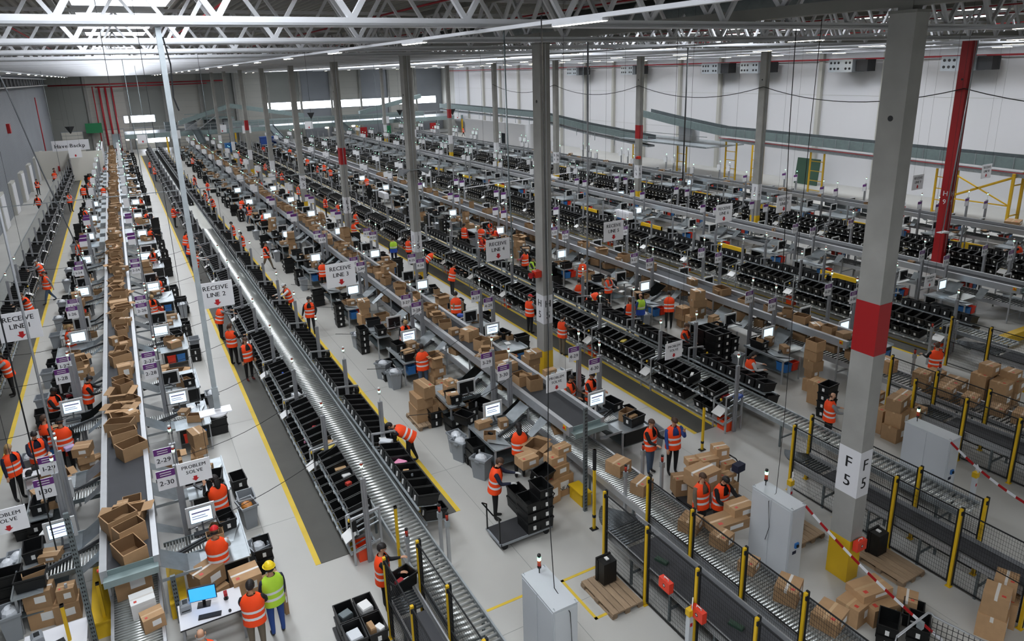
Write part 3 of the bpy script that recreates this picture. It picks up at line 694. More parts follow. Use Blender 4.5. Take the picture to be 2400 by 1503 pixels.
        if (not active and dist < 75) or (active and dist < 45 and s_ < 0 and not (k == 0 and bi < 2)):
            for d_, m_, cn in ((1.15, rtote_me, 'red'), (1.5, btote_me, 'blue')):
                solo(cn+'_tote', m_, '%s tote on the lower shelf of station %s' % (cn, st), 'tote', (wx(d_), yy-.72, .44), (0, 0, PI/2), 'shelf totes of idle stations', (.8, .8, 1.1))
            if not active and R.random() < .5: add_carton(wx(.3), yy+R.uniform(-.5, .5), 1.0, .4, .3, .06, R.uniform(-.5, .5), 'closed', 'flat brown carton sheet lying on the chute of station %s' % st)
        if dist < 62 and active and R.random() < .75 and not at_column(wx(2.15), yy) and not at_column(wx(2.15), yy+.9) and not at_column(wx(2.15), yy-.9):
            t = thing('waste_bin', 'grey plastic bin beside station %s' % st, 'bin', (wx(2.15), yy-s_*.1-.9*s_*0+R.choice((-.9, .9)), 0), PI/2+R.uniform(-.1, .1), 'grey bins at the stations')
            parts(t, [('body', bin_body), ('handle', bin_hand)])
            if R.random() < .6: obj('rubbish_bag', bag_me, t)
    if side == 'left' and dist < 80:
        solo('step_guard', MB().box(wx(2.1)-.08, yc+2.6, 0, wx(2.1)+.08, yc+2.7, .95).box(wx(2.1)-.08, yc+4.6, 0, wx(2.1)+.08, yc+4.7, .95).box(wx(2.1)-.06, yc+2.6, .55, wx(2.1)+.06, yc+4.7, .95).mesh('step_guard', 'yellow_paint'), 'yellow barrier plinth between the tables beyond station %d-%d' % (line, far_n), 'barrier', group='yellow plinths') if line > 5 else None
for bi in range(5):
    for side in ('left', 'right'):
        for k in range(15): station_pair(bi, side, k)

# ================================================================== cartons riding on the belts
def ride(bi, z, y0, y1, step, kinds, where, two=.35, big=1.0):
    x0, x1 = BELTS[bi]; y = y0; n = 0
    while y < y1:
        l, w_, h = carton_size(big); l = min(l, .8)
        n += 1; kd = R.choice(kinds)
        xx = (x0+x1)/2+R.uniform(-.18, .18)
        add_carton(xx, y, z, l, w_, h, R.uniform(-.5, .5)+PI/2*R.choice((0, 1)), kd, '%s brown carton, %s from the near end %s' % ('closed' if kd == 'closed' else 'open', nth(n), where))
        if R.random() < two:
            n += 1; l2, w2, h2 = carton_size(.75)
            add_carton(xx+R.choice((-.2, .2)), y+R.uniform(-.1, .1), z+h if R.random() < .5 and kd == 'closed' else z, l2, w2, h2, R.uniform(-.6, .6), 'closed', 'closed carton, %s from the near end %s' % (nth(n), where))
        y += step*R.uniform(.6, 1.5)
ride(0, UZ, 7.1, 9.6, .6, ('open', 'open', 'flaps'), 'of the first receive belt', .1, 1.2)
ride(0, UZ, 11.9, 116, .66, ('open', 'open', 'open', 'open', 'flaps', 'closed', 'closed'), 'on the first receive belt', .35, 1.2)
ride(1, UZ, 9.6, 116, .85, ('open', 'closed', 'closed', 'flaps'), 'on the second receive belt', .4, 1.05)
ride(1, LZ+.03, 8.0, 60, 1.6, ('closed',), 'on the lower level of the second conveyor', .2)
ride(2, UZ, 7.2, 12, .8, ('closed', 'open'), 'on the third receive belt', .4)
ride(2, UZ, 13.5, 60, 2.0, ('closed', 'open', 'flaps'), 'beyond the gap on third receive belt', .5, 1.1)
ride(2, LZ+.03, 5.5, 45, 1.0, ('closed',), 'on the lower level of the third conveyor', .5, 1.15)
ride(3, UZ, 12, 50, 7, ('closed',), 'on the fourth receive belt', 0, .5)
ride(4, UZ, 20, 70, 3.5, ('closed', 'open'), 'on the fifth receive belt', .5, .7)
# ================================================================== people
def rx(v, a): return Vector((v[0], v[1]*math.cos(a)-v[2]*math.sin(a), v[1]*math.sin(a)+v[2]*math.cos(a)))
def skeleton(lean=0., la=(.1, .15), ra=(.1, .15), ll=(0, .05), rl=(0, .05), headp=.1, splay=.12, inn=(0, 0)):
    """figure facing -Y; arms/legs = (swing forward, bend)"""
    V, E, Rr, reg = [], [], [], []
    def add(p, r, par, rg):
        V.append(Vector(p)); Rr.append(r); reg.append(rg)
        if par is not None: E.append((par, len(V)-1))
        return len(V)-1
    pel = add((0, 0, .96), (.165, .13), None, 'torso')
    T = lambda x, y, h: Vector((0, 0, .96))+rx((x, y, h), lean)
    wa = add(T(0, 0, .14), (.155, .115), pel, 'torso'); ch = add(T(0, .0, .34), (.185, .13), wa, 'torso')
    nb = add(T(0, .01, .5), (.07, .065), ch, 'torso'); nk = add(T(0, -.0, .56), (.05, .052), nb, 'skin')
    hc = T(0, 0, .56); HM = Matrix.Translation(hc) @ Matrix.Rotation(lean+headp, 4, 'X')
    H = lambda x, y, z: HM @ Vector((x, y, z))
    jw = add(H(0, -.02, .07), (.06, .075), nk, 'skin'); hd = add(H(0, -.01, .15), (.073, .092), jw, 'skin'); add(H(0, 0, .22), (.055, .065), hd, 'skin')
    hands = []
    for s, (sw, bd), iw in ((-1, la, inn[0]), (1, ra, inn[1])):
        sh = add(T(s*.205, 0, .43), (.075, .075), ch, 'arm')
        d1 = rx((s*splay, 0, -1), -(sw)-0*lean).normalized(); el = V[sh]+d1*.29
        e = add(el, (.056, .056), sh, 'arm')
        d2 = rx((s*splay*.4-s*iw, 0, -1), -(sw+bd)).normalized(); wr = el+d2*.25
        wri = add(wr, (.034, .034), e, 'arm'); pm = add(wr+d2*.06, (.036, .026), wri, 'hand')
        side = d2.cross(Vector((0, 0, 1)) if abs(d2.z) < .9 else Vector((0, -1, 0))).normalized(); curl = d2.cross(side)*-1
        if curl.z > 0: curl = -curl
        for j, ln in enumerate((.062, .075, .07, .052)):
            kp = wr+d2*.1+side*(-.03+.02*j)
            ki = add(kp, (.011, .011), pm, 'hand'); mi = add(kp+d2*ln*.55+curl*.012, (.0095, .0095), ki, 'hand'); add(kp+d2*ln*.85+curl*.035, (.0085, .0085), mi, 'hand')
        ti = add(wr+d2*.06+side*-.045, (.012, .012), pm, 'hand'); add(wr+d2*.1+side*-.06+curl*.02, (.01, .01), ti, 'hand')
        hands.append(wr+d2*.1)
    for s, (sw, bd) in ((-1, ll), (1, rl)):
        hp = add((s*.1, 0, .9), (.105, .11), pel, 'leg')
        kn = V[hp]+rx((s*.02, 0, -1), -sw)*.43; k = add(kn, (.07, .072), hp, 'leg')
        an = kn+rx((0, .0, -1), -sw+bd)*.4; a = add(an, (.042, .045), k, 'leg')
        f1 = add(an+Vector((0, -.02, -.05)), (.045, .04), a, 'foot'); add(an+Vector((s*.015, -.17, -.06)), (.042, .025), f1, 'foot')
    zmin = min(v.z for v, g_ in zip(V, reg) if g_ == 'foot')-.03
    for v in V: v.z -= zmin
    HM = Matrix.Translation((0, 0, -zmin)) @ HM
    return V, E, Rr, reg, HM, lean, zmin
REG = {'skin': 0, 'hand': 4, 'torso': 1, 'arm': 1, 'leg': 2, 'foot': 3}
def body_mesh(nm, sk):
    V, E, Rr, reg, HM, lean, zmin = sk
    me = bpy.data.meshes.new(nm); me.from_pydata([tuple(v) for v in V], E, []); ob = bpy.data.objects.new(nm, me); C.objects.link(ob)
    md = ob.modifiers.new('skin', 'SKIN'); md.use_smooth_shade = True; md.branch_smoothing = .3
    for i, sv in enumerate(me.skin_vertices[0].data): sv.radius = Rr[i]; sv.use_root = (i == 0)
    ss = ob.modifiers.new('sub', 'SUBSURF'); ss.levels = 1; ss.render_levels = 1
    bpy.context.view_layer.update()
    out = bpy.data.meshes.new_from_object(ob.evaluated_get(bpy.context.evaluated_depsgraph_get()))
    bpy.data.objects.remove(ob); out.name = 'body'
    out.materials.clear()
    for m in ('skin_a', 'black_cloth', 'black_cloth', 'shoe', 'skin_a'): out.materials.append(MT[m])
    seg = [(V[a], V[b], reg[b]) for a, b in E]
    for p in out.polygons:
        c = p.center; best = 1e9; rg = 'torso'
        for a, b, g_ in seg:
            d = b-a; t = max(0, min(1, (c-a).dot(d)/max(d.length_squared, 1e-9))); q = (c-(a+d*t)).length_squared
            if q < best: best, rg = q, g_
        p.material_index = REG[rg]; p.use_smooth = True
    return out
def vest_mesh(sk, m):
    V, E, Rr, reg, HM, lean, zmin = sk
    T = lambda x, y, h: Vector((0, 0, .96-zmin))+rx((x, y, h), lean)
    B = MB(); n = 16
    prof = [(-.16, .235, .185, 0), (-.05, .23, .18, 0), (-.01, .228, .176, 1), (.05, .225, .172, 1), (.1, .225, .17, 0), (.15, .228, .17, 1), (.21, .234, .172, 1), (.3, .245, .172, 0), (.4, .24, .15, 0), (.47, .18, .115, 0), (.525, .09, .09, 0)]
    rings = []
    for h, a, b_, k in prof: rings.append([T(a*math.cos(2*PI*j/n), b_*math.sin(2*PI*j/n), h) for j in range(n)])
    mis = [1 if prof[i][3] and prof[i+1][3] else 0 for i in range(len(prof)-1)]
    b0 = len(B.v)
    for r in rings: B.v += [tuple(p) for p in r]
    for i in range(len(rings)-1):
        for j in range(n):
            if i >= 7 and j in (11, 12) and True: continue     # open neck at the front
            a = b0+i*n+j; b = b0+i*n+(j+1) % n
            B.f.append((a, b, b+n, a+n)); B.m.append(2 if m == 'blue_vest' and i < 4 else mis[i])
    return B.mesh('vest', ['lime' if m == 'blue_vest' else m, 'silver_band', 'blue_vest'], True)
POSES = {
    'stand': dict(), 'work': dict(lean=-.0, la=(.55, .9), ra=(.5, 1.0), inn=(.25, .25), headp=.3),
    'reach': dict(lean=.22, la=(.95, .5), ra=(1.05, .4), headp=.25), 'walk': dict(la=(.4, .3), ra=(-.4, .2), ll=(-.35, .25), rl=(.4, .15)),
    'carry': dict(la=(.55, 1.05), ra=(.55, 1.05), headp=.15, ll=(.1, .1)), 'bend': dict(lean=.95, la=(.9, .3), ra=(.8, .4), headp=.1, rl=(.15, .3), ll=(-.15, .2)),
    'phone': dict(la=(.2, .3), ra=(.9, 1.9), inn=(0, .3), headp=.3), 'sort': dict(lean=.12, la=(.4, 1.2), ra=(.85, .6), inn=(.2, .1), headp=.4), 'hips': dict(la=(-.15, .5), ra=(.1, .6), splay=.3, inn=(-.1, .3))}
for k_ in POSES: POSES[k_]['lean'] = POSES[k_].get('lean', 0.)
BODY = {}
for k_, kw in POSES.items():
    sk = skeleton(**kw); BODY[k_] = (body_mesh('body', sk), {m: vest_mesh(sk, m) for m in ('orange', 'lime', 'blue_vest')}, sk[4])
kp = lambda p: p.z > .25 or (p.y > -.15 and p.z > -.45) or (p.y > .45 and p.z > -.75)
HAIR = {'short': MB().ell((0, -.005, .145), (.092, .11, .115), 14, 9, keep=kp), 'long': MB().ell((0, -.005, .145), (.095, .113, .118), 14, 9, keep=kp).ell((0, .085, .02), (.08, .04, .15), 10, 7),
        'tail': MB().ell((0, -.005, .145), (.092, .11, .115), 14, 9, keep=kp).ell((0, .13, .1), (.03, .04, .09), 8, 6),
        'cap': MB().ell((0, -.005, .15), (.096, .114, .115), 14, 9, keep=lambda p: p.z > .2).box(-.07, -.19, .16, .07, -.09, .175), 'helmet': MB().ell((0, 0, .15), (.115, .14, .135), 14, 9, keep=lambda p: p.z > .12).ell((0, -.02, .163), (.13, .17, .015), 14, 4),
        'bald': MB().ell((0, .01, .12), (.089, .104, .09), 14, 9, keep=lambda p: p.y > .3 and -.4 < p.z < .15)}
HAIRM = {}
def hair_me(k_, m):
    if (k_, m) not in HAIRM: HAIRM[(k_, m)] = HAIR[k_].mesh('hair' if k_ not in ('cap', 'helmet') else k_, m, True)
    return HAIRM[(k_, m)]
face_me = MB().ell((-.033, -.098, .145), (.012, .006, .007), 6, 4, 0).ell((.033, -.098, .145), (.012, .006, .007), 6, 4, 0).box(-.05, -.1, .165, -.018, -.093, .171, 0).box(.018, -.1, .165, .05, -.093, .171, 0).box(-.025, -.097, .072, .025, -.09, .08, 1)
face_me = face_me.mesh('face', ['hair_dark', 'red_cloth'])
nose_me = {s: MB().loft([[(-.016, -.092, .1), (.016, -.092, .1), (.008, -.09, .15), (-.008, -.09, .15)], [(-.008, -.118, .102), (.008, -.118, .102), (.004, -.1, .148), (-.004, -.1, .148)]]).mesh('nose', s, True) for s in ('skin_a', 'skin_b', 'skin_c')}
ear_me = {s: MB().ell((0, 0, 0), (.012, .02, .032), 6, 5).mesh('ear', s, True) for s in ('skin_a', 'skin_b', 'skin_c')}
def person(x, y, deg, pose, shirt, pants, vest='orange', hair=('short', 'hair_dark'), skin='skin_a', label='', h=1.0, shoe='shoe', glove=None, z=0):
    t = thing('person', label, 'person', (x, y, z), math.radians(deg)); t.scale = (h, h, h)
    bm, vm, HM = BODY[pose]
    o = obj('body', bm, t)
    for i, m in enumerate((skin, shirt, pants, shoe, glove or skin)):
        o.material_slots[i].link = 'OBJECT'; o.material_slots[i].material = MT[m]
    if vest: obj('vest', vm[vest], t)
    hl, hr = HM.to_translation(), HM.to_euler()
    if hair: obj({'cap': 'cap', 'helmet': 'helmet'}.get(hair[0], 'hair'), hair_me(*hair), t, hl, hr)
    if hair and hair[0] in ('cap', 'helmet'): obj('hair', hair_me('bald', 'hair_dark'), t, hl, hr)
    obj('face', face_me, t, hl, hr); obj('nose', nose_me[skin], t, hl, hr)
    for s_ in (-1, 1): obj('ear', ear_me[skin], t, HM @ Vector((s_*.083, 0, .13)), hr)
    return t
S, B_, D, G = 'short', 'hair_brown', 'hair_dark', 'hair_grey'
PP = [  # x, y, facing, pose, shirt, pants, vest, hair, skin, label
 (-16.96, 14.1, 40, 'stand', 'navy', 'black_cloth', 'orange', ('long', 'hair_blond'), 'skin_a', 'person in navy top and black leggings standing at the left edge'),
 (-16.39, 14.6, 20, 'work', 'navy', 'black_cloth', 'orange', ('tail', D), 'skin_a', 'person in navy sleeves sorting papers at the small white trolley'),
 (-16.2, 15.5, 120, 'stand', 'dark', 'jeans', 'orange', (S, B_), 'skin_a', 'person in dark sleeves and jeans turned right behind the white trolley'),
 (-15.75, 14.95, 180, 'work', 'black_cloth', 'black_cloth', 'orange', ('cap', 'black_cloth'), 'skin_b', 'person with black cap and orange vest seen from behind near station 1-29'),
 (-16.1, 17.7, 60, 'work', 'black_cloth', 'black_cloth', 'orange', (S, D), 'skin_c', 'person in black sleeves typing at the monitor near station 1-27'),
 (-15.2, 18.3, 90, 'sort', 'black_cloth', 'black_cloth', 'orange', (S, D), 'skin_a', 'person in black half hidden behind post 1-28'),
 (-15.95, 24.6, 80, 'work', 'grey_cloth', 'black_cloth', 'orange', ('tail', 'hair_blond'), 'skin_a', 'person in grey sleeves leaning over totes near station 1-26'),
 (-16.0, 28.4, 160, 'work', 'black_cloth', 'black_cloth', 'orange', ('long', D), 'skin_a', 'person in black top seen from behind near station 1-25'),
 (-18.0, 31.6, -70, 'reach', 'black_cloth', 'jeans', 'orange', (S, B_), 'skin_a', 'person in jeans reaching into the left tote rack'),
 (-17.9, 22.5, -75, 'reach', 'grey_cloth', 'black_cloth', 'orange', ('long', D), 'skin_a', 'person in grey sleeves and black trousers nearest on the left mat'),
 (-17.5, 35.5, -60, 'walk', 'grey_cloth', 'jeans', 'orange', ('tail', D), 'skin_a', 'person in jeans walking across the left mat with a black tote'),
 (-17.95, 38.9, -80, 'reach', 'grey_cloth', 'jeans', 'orange', ('cap', 'grey_cloth'), 'skin_a', 'person with grey cap bending to the left tote rack'),
 (-12.1, 9.25, 200, 'phone', 'black_cloth', 'black_cloth', 'orange', ('long', D), 'skin_a', 'person in black raising a hand beside problem solve sign of line 2'),
 (-12.4, 6.95, 170, 'work', 'white_cloth', 'black_cloth', 'orange', ('cap', 'cap_red'), 'skin_b', 'person with red cap and white sleeves from behind at work table'),
 (-12.0, 4.75, 165, 'work', 'black_cloth', 'khaki', 'orange', (S, D), 'skin_b', 'person in orange vest and khaki trousers at the white desk'),
 (-11.55, 5.1, 190, 'stand', 'navy', 'blue_cloth', 'lime', ('helmet', 'helmet'), 'skin_a', 'person in lime vest with yellow helmet and blue trousers'),
 (-13.0, 3.85, 180, 'stand', 'grey_cloth', 'jeans', 'orange', ('bald', G), 'skin_a', 'person in grey top in front of the white desk, bottom edge'),
 (-12.3, 31.0, 10, 'work', 'black_cloth', 'black_cloth', 'orange', (S, B_), 'skin_a', 'person facing forward in black sleeves behind a lit monitor, line 2'),
 (-12.75, 27.7, 20, 'sort', 'black_cloth', 'jeans', 'orange', ('tail', 'hair_blond'), 'skin_a', 'person in black sleeves and jeans scanning at station 2-25'),
 (-10.2, 24.4, 100, 'reach', 'grey_cloth', 'black_cloth', 'orange', (S, B_), 'skin_a', 'person below receive line 2 sign reaching to the rack'),
 (-10.15, 21.0, 130, 'carry', 'black_cloth', 'black_cloth', 'orange', ('tail', B_), 'skin_a', 'person carrying a black tote on the mat beside the first long rack'),
 (-9.85, 19.1, 20, 'stand', 'dark', 'black_cloth', 'orange', ('long', B_), 'skin_a', 'person in dark leggings and red shoes facing forward on the mat'),
 (-10.1, 42.0, 110, 'reach', 'black_cloth', 'blue_cloth', 'orange', ('long', D), 'skin_a', 'person in blue trousers at the rack behind the receive line two sign'),
 (-10.12, 39.2, 100, 'reach', 'grey_cloth', 'dark', 'orange', (S, D), 'skin_a', 'person bending to the rack behind the hanging pole'),
 (-10.1, 35.5, 100, 'reach', 'white_cloth', 'black_cloth', 'orange', ('tail', B_), 'skin_a', 'person holding papers on the mat left of first roller conveyor'),
 (-10.0, 53.2, 80, 'work', 'red_cloth', 'dark', 'orange', (S, D), 'skin_a', 'person with red sleeves farther up the mat'),
 (-9.35, 4.55, 70, 'carry', 'black_cloth', 'black_cloth', 'orange', (S, D), 'skin_a', 'person in black lifting a black tote at the conveyor end'),
 (-6.65, 10.0, -110, 'bend', 'navy', 'black_cloth', 'orange', (S, D), 'skin_a', 'person bending deep over the totes right of the first roller conveyor'),
 (-6.85, 25.7, -80, 'reach', 'white_cloth', 'dark', 'orange', ('cap', 'white_cloth'), 'skin_a', 'person with white head cover half hidden by a grey post'),
 (-6.5, 22.9, -20, 'hips', 'black_cloth', 'dark', 'orange', (S, D), 'skin_a', 'person in black shirt walking behind a post with an open carton'),
 (-6.9, 39.5, -90, 'work', 'black_cloth', 'black_cloth', 'orange', (S, D), 'skin_a', 'person in black at the rack right of first conveyor'),
 (-6.95, 43.2, -90, 'work', 'navy', 'dark', 'orange', (S, D), 'skin_a', 'person in navy sleeves farther at the rack right of first conveyor'),
 (-6.1, 35.6, 60, 'walk', 'black_cloth', 'khaki', 'orange', ('tail', D), 'skin_a', 'person in khaki trousers walking towards the line 3 stations'),
 (-4.35, 14.6, 170, 'work', 'brown_cloth', 'jeans', 'orange', (S, D), 'skin_b', 'person in jeans from behind at a line 3 table beside a carton'),
 (-3.9, 17.6, 0, 'sort', 'black_cloth', 'black_cloth', 'orange', ('tail', 'hair_blond'), 'skin_a', 'person in black half hidden behind monitor of station 3-28'),
 (-4.2, 7.6, 160, 'work', 'dark', 'black_cloth', 'orange', ('long', D), 'skin_a', 'person in dark sleeves from behind at the near line 3 table'),
 (-5.7, 6.25, 60, 'sort', 'navy', 'black_cloth', 'orange', (S, B_), 'skin_a', 'person with white gloves standing behind the platform trolley of totes'),
 (-4.25, 29.3, 160, 'work', 'black_cloth', 'black_cloth', 'orange', (S, D), 'skin_a', 'person partly behind the receive line 3 sign'),
 (-.65, 19.7, 150, 'sort', 'grey_cloth', 'dark', 'orange', ('tail', D), 'skin_a', 'person in grey sleeves with lowered head right of the second belt'),
 (-.5, 9.3, 20, 'work', 'black_cloth', 'black_cloth', 'orange', (S, D), 'skin_b', 'person in black sleeves looking up beside post 4-30'),
 (-1.2, 9.5, 30, 'work', 'brown_cloth', 'dark', 'orange', (S, D), 'skin_b', 'person in brown sleeves partly behind a problem solve sign'),
 (-.85, 5.85, 15, 'carry', 'black_cloth', 'jeans', 'orange', (S, B_), 'skin_a', 'person in black hooded top holding an empty black tote'),
 (-.3, 5.5, -15, 'phone', 'blue_cloth', 'black_cloth', 'orange', ('tail', B_), 'skin_a', 'person in blue sleeves with hand at the mouth beside stacked totes'),
 (-1.6, 3.0, 0, 'stand', 'khaki', 'dark', 'orange', (S, B_), 'skin_a', 'left one of two people behind the lower roller conveyor'),
 (-1.2, 2.75, 0, 'sort', 'black_cloth', 'dark', 'orange', (S, D), 'skin_a', 'right one of two people behind the lower roller conveyor'),
 (.85, 32.2, 170, 'stand', 'dark', 'navy', 'blue_vest', (S, D), 'skin_a', 'person in lime and blue vest standing left of column J 5'),
 (1.65, 31.7, 100, 'work', 'grey_cloth', 'black_cloth', 'orange', (S, B_), 'skin_a', 'person in orange vest directly left of column J 5'),
 (1.65, 28.8, 95, 'bend', 'yellow_item', 'black_cloth', 'orange', (S, D), 'skin_a', 'person with yellow sleeves bending into the rack behind column J 5'),
 (1.3, 24.5, 90, 'reach', 'black_cloth', 'dark', 'orange', (S, D), 'skin_a', 'person in black sleeves reaching to the rack below receive line 4'),
 (1.95, 17.5, 100, 'work', 'grey_cloth', 'black_cloth', 'orange', ('cap', 'cap_red'), 'skin_a', 'person with red cap and grey sleeves left of column H 5'),
 (1.8, 14.6, 95, 'work', 'brown_cloth', 'khaki', 'orange', (S, D), 'skin_a', 'person half hidden behind column H 5'),
 (6.05, 25.0, 200, 'work', 'pink_cloth', 'black_cloth', 'orange', ('long', D), 'skin_a', 'person with pink sleeves beside two lime vests'),
 (5.6, 23.4, 30, 'work', 'dark', 'dark', 'lime', (S, D), 'skin_a', 'farther one of two lime vested people left of column H 5'),
 (5.0, 22.2, 20, 'reach', 'dark', 'dark', 'lime', (S, B_), 'skin_a', 'nearer one of two lime vested people left of column H 5'),
 (7.4, 21.3, 170, 'carry', 'grey_cloth', 'jeans', 'orange', (S, 'hair_grey'), 'skin_a', 'person in grey top and jeans holding a carton at line 5'),
 (5.3, 18.5, 160, 'work', 'white_cloth', 'dark', 'orange', (S, D), 'skin_a', 'person in white short sleeves from behind right of column H 5'),
 (5.1, 17.4, 60, 'bend', 'black_cloth', 'dark', 'orange', (S, D), 'skin_a', 'person bending low right of column H 5'),
 (6.95, 18.4, 10, 'work', 'grey_cloth', 'dark', 'orange', (S, D), 'skin_a', 'person in grey sleeves with lowered head behind a post, line 5'),
 (5.45, 14.8, 170, 'stand', 'navy', 'dark', 'orange', (S, B_), 'skin_a', 'person in orange vest standing beside the lime and blue vest'),
 (6.2, 15.0, 190, 'hips', 'blue_cloth', 'jeans', 'blue_vest', ('bald', B_), 'skin_a', 'person in lime and blue vest among the line 5 totes'),
 (7.5, 14.6, 150, 'reach', 'grey_cloth', 'black_cloth', 'orange', (S, D), 'skin_a', 'person in grey sleeves leaning to a line 5 table'),
 (5.25, 11.1, 30, 'work', 'dark', 'dark', 'orange', (S, B_), 'skin_a', 'person looking down beside the pallet of black totes'),
 (5.2, 7.8, 60, 'sort', 'white_cloth', 'dark', 'orange', ('long', D), 'skin_a', 'person in white sleeves sorting near the third conveyor'),
 (4.9, 4.3, 60, 'work', 'grey_cloth', 'black_cloth', 'orange', ('bald', B_), 'skin_a', 'person in grey hooded top left of column F 5'),
 (11.35, 4.9, 150, 'carry', 'black_cloth', 'black_cloth', 'orange', (S, B_), 'skin_a', 'person in orange vest and black sleeves right of column F 5'),
 (28.8, 10.8, 200, 'reach', 'black_cloth', 'black_cloth', 'red_cloth' and 'orange', (S, D), 'skin_b', 'person at the far right edge of the hall')]
for q in PP:
    person(q[0], q[1], q[2], q[3], q[4], q[5], q[6], q[7], q[8], q[9], R.uniform(.97, 1.03), 'shoe_red' if 'red shoes' in q[9] else 'shoe', 'glove' if 'glove' in q[9] or 'lower roller' in q[9] else None)
FARP = [(-16.24, 43.1), (-15.8, 50.2), (-16.2, 57.2), (-17.7, 66.9), (-20.2, 68), (-21.2, 80.8), (-20, 87.7), (-20.2, 91.3), (-18.3, 93.2), (-19.6, 104), (-16.7, 71.4), (-16.1, 68.5), (-16.3, 75), (-16.3, 80.5), (-15.0, 89.3), (-15.0, 69.9),
 (-12.66, 49.1), (-12.0, 52.4), (-12, 45), (-12.2, 37.8), (-12.7, 56), (-12.1, 60), (-9.85, 83.8), (-10, 91.9), (-4.65, 50.8), (-4.75, 53.7), (-4.3, 46.4), (5.6, 29.5), (7, 32.4), (7.4, 31.2), (8.1, 33.4), (6.1, 33.1),
 (.3, 38.6), (1.5, 42.1), (.6, 77.3), (1.7, 78.8), (1.5, 71.7), (1.65, 69.1), (-1.4, 64.2), (6.4, 72.9), (7.4, 74), (6.8, 69), (7.9, 59.5), (1.3, 50), (.5, 60.1), (1.0, 58.6), (1.45, 46.7), (1.47, 97.7), (.3, 87.7), (7, 80.4), (7.7, 93.5), (5.5, 101.4), (-5, 92), (-6, 99), (-6.65, 72), (-6, 66.5), (-6.9, 60), (-6.7, 56.3), (42.2, 110), (41.8, 107)]
ZN = {}
def zone(x):
    for a, b, s in ((-22.3, -18.6, 'beside the left wall'), (-18.6, -17, 'on the leftmost mat'), (-17, -14, 'along line one'), (-14, -11, 'along line two'), (-11, -8, 'left of the first roller conveyor'), (-8, -5.5, 'right of the first roller conveyor'), (-5.5, -3, 'along line three'), (-3, .2, 'along line four'), (.2, 4, 'left of the second roller conveyor'), (4, 9, 'along line five'), (9, 50, 'at the far right corner')):
        if a <= x < b: return s
for x, y in sorted(FARP, key=lambda p: p[1]):
    s = zone(x); ZN[s] = ZN.get(s, 0)+1
    sh = R.choice(('black_cloth', 'navy', 'grey_cloth', 'dark', 'red_cloth', 'white_cloth')); dg = {'left of': 90, 'right of': -90}.get(s[:7].strip() if s.startswith('left of') else s[:8].strip(), R.choice((0, 180, 150, 30, 90, -90)))
    person(x, y, dg+R.uniform(-25, 25), R.choice(('work', 'reach', 'stand', 'sort', 'walk')), sh, R.choice(('black_cloth', 'dark', 'jeans')), None if y == 91.3 else 'orange', R.choice(((S, D), (S, B_), ('tail', D), ('long', B_))), R.choice(('skin_a', 'skin_b')),
           'distant orange vested person %s, %s from the near end' % (s, nth(ZN[s])) if y != 91.3 else 'distant person in blue shirt without vest beside the left wall', R.uniform(.95, 1.04))
# ================================================================== hanging signs
def sign(x, y, z, l1, l2, wd, ht, label, drop, ts=.17):
    t = thing('hanging_sign', label, 'sign', (x, y, z))
    obj('board', MB().box(-wd/2, -.012, -ht/2, wd/2, .012, ht/2).mesh('board', 'board'), t)
    if l1:
        q = MB(); text(q, l1, ts*wd, 0, ht*.2, -.016); text(q, l2, ts*wd, 0, ht*.2-ts*wd*1.12, -.016)
        obj('lettering', q.mesh('lettering', 'print_black'), t)
    a = ht*.5; u = wd*.11
    q = MB().face([(-u*.5, -.016, -a*.38), (-u*.5, -.016, -a*.6), (u*.5, -.016, -a*.6), (u*.5, -.016, -a*.38)]).face([(-u, -.016, -a*.6), (0, -.016, -a*.86), (u, -.016, -a*.6)])
    obj('arrow', q.mesh('arrow', 'print_red'), t)
    for s_ in (-1, 1): obj('wire', MB().cyl((s_*wd*.45, 0, ht/2), (s_*wd*.45, 0, drop), .005, 4).mesh('wire', 'dark'), t)
for n, x in ((1, -16.45), (2, -10.79), (3, -6.44), (4, .2), (5, 6.16), (6, 13.0), (7, 17.31), (9, 28.93), (10, 36.3)):
    sign(x+(x-CP.x)*.016, 17.4, 4.14, 'RECEIVE', 'LINE %d' % n, 1.12, .92, 'white hanging sign reading receive line %s with red arrow' % NW[n], 8.1, .2)
for i, (x, y, lb) in enumerate(((-15.95, 7.0, 'at the left edge'), (-12.58, 7.0, 'over the line 2 stations'), (-3.3, 7.0, 'at the near end of the second belt'), (.95, 7.0, 'over the second roller conveyor'), (14.0, 7.0, 'right of the large near column'))):
    sign(x, y, 3.25-(.2 if i > 1 else 0), 'PROBLEM', 'SOLVE', .66, .52, 'white hanging sign reading problem solve %s' % lb, 10.9, .17)
for i, (x, y) in enumerate(sorted(((-10, 104), (2, 116), (5, 111), (15, 112), (-5.4, 109), (-17.6, 89), (29, 114), (43, 114)), key=lambda p: pu(*p))):
    sign(x, y, 3.5, '', '', 1.3, 1.2, 'small distant hanging sign with red arrow, %s from the left' % nth(i+1), 10.9)
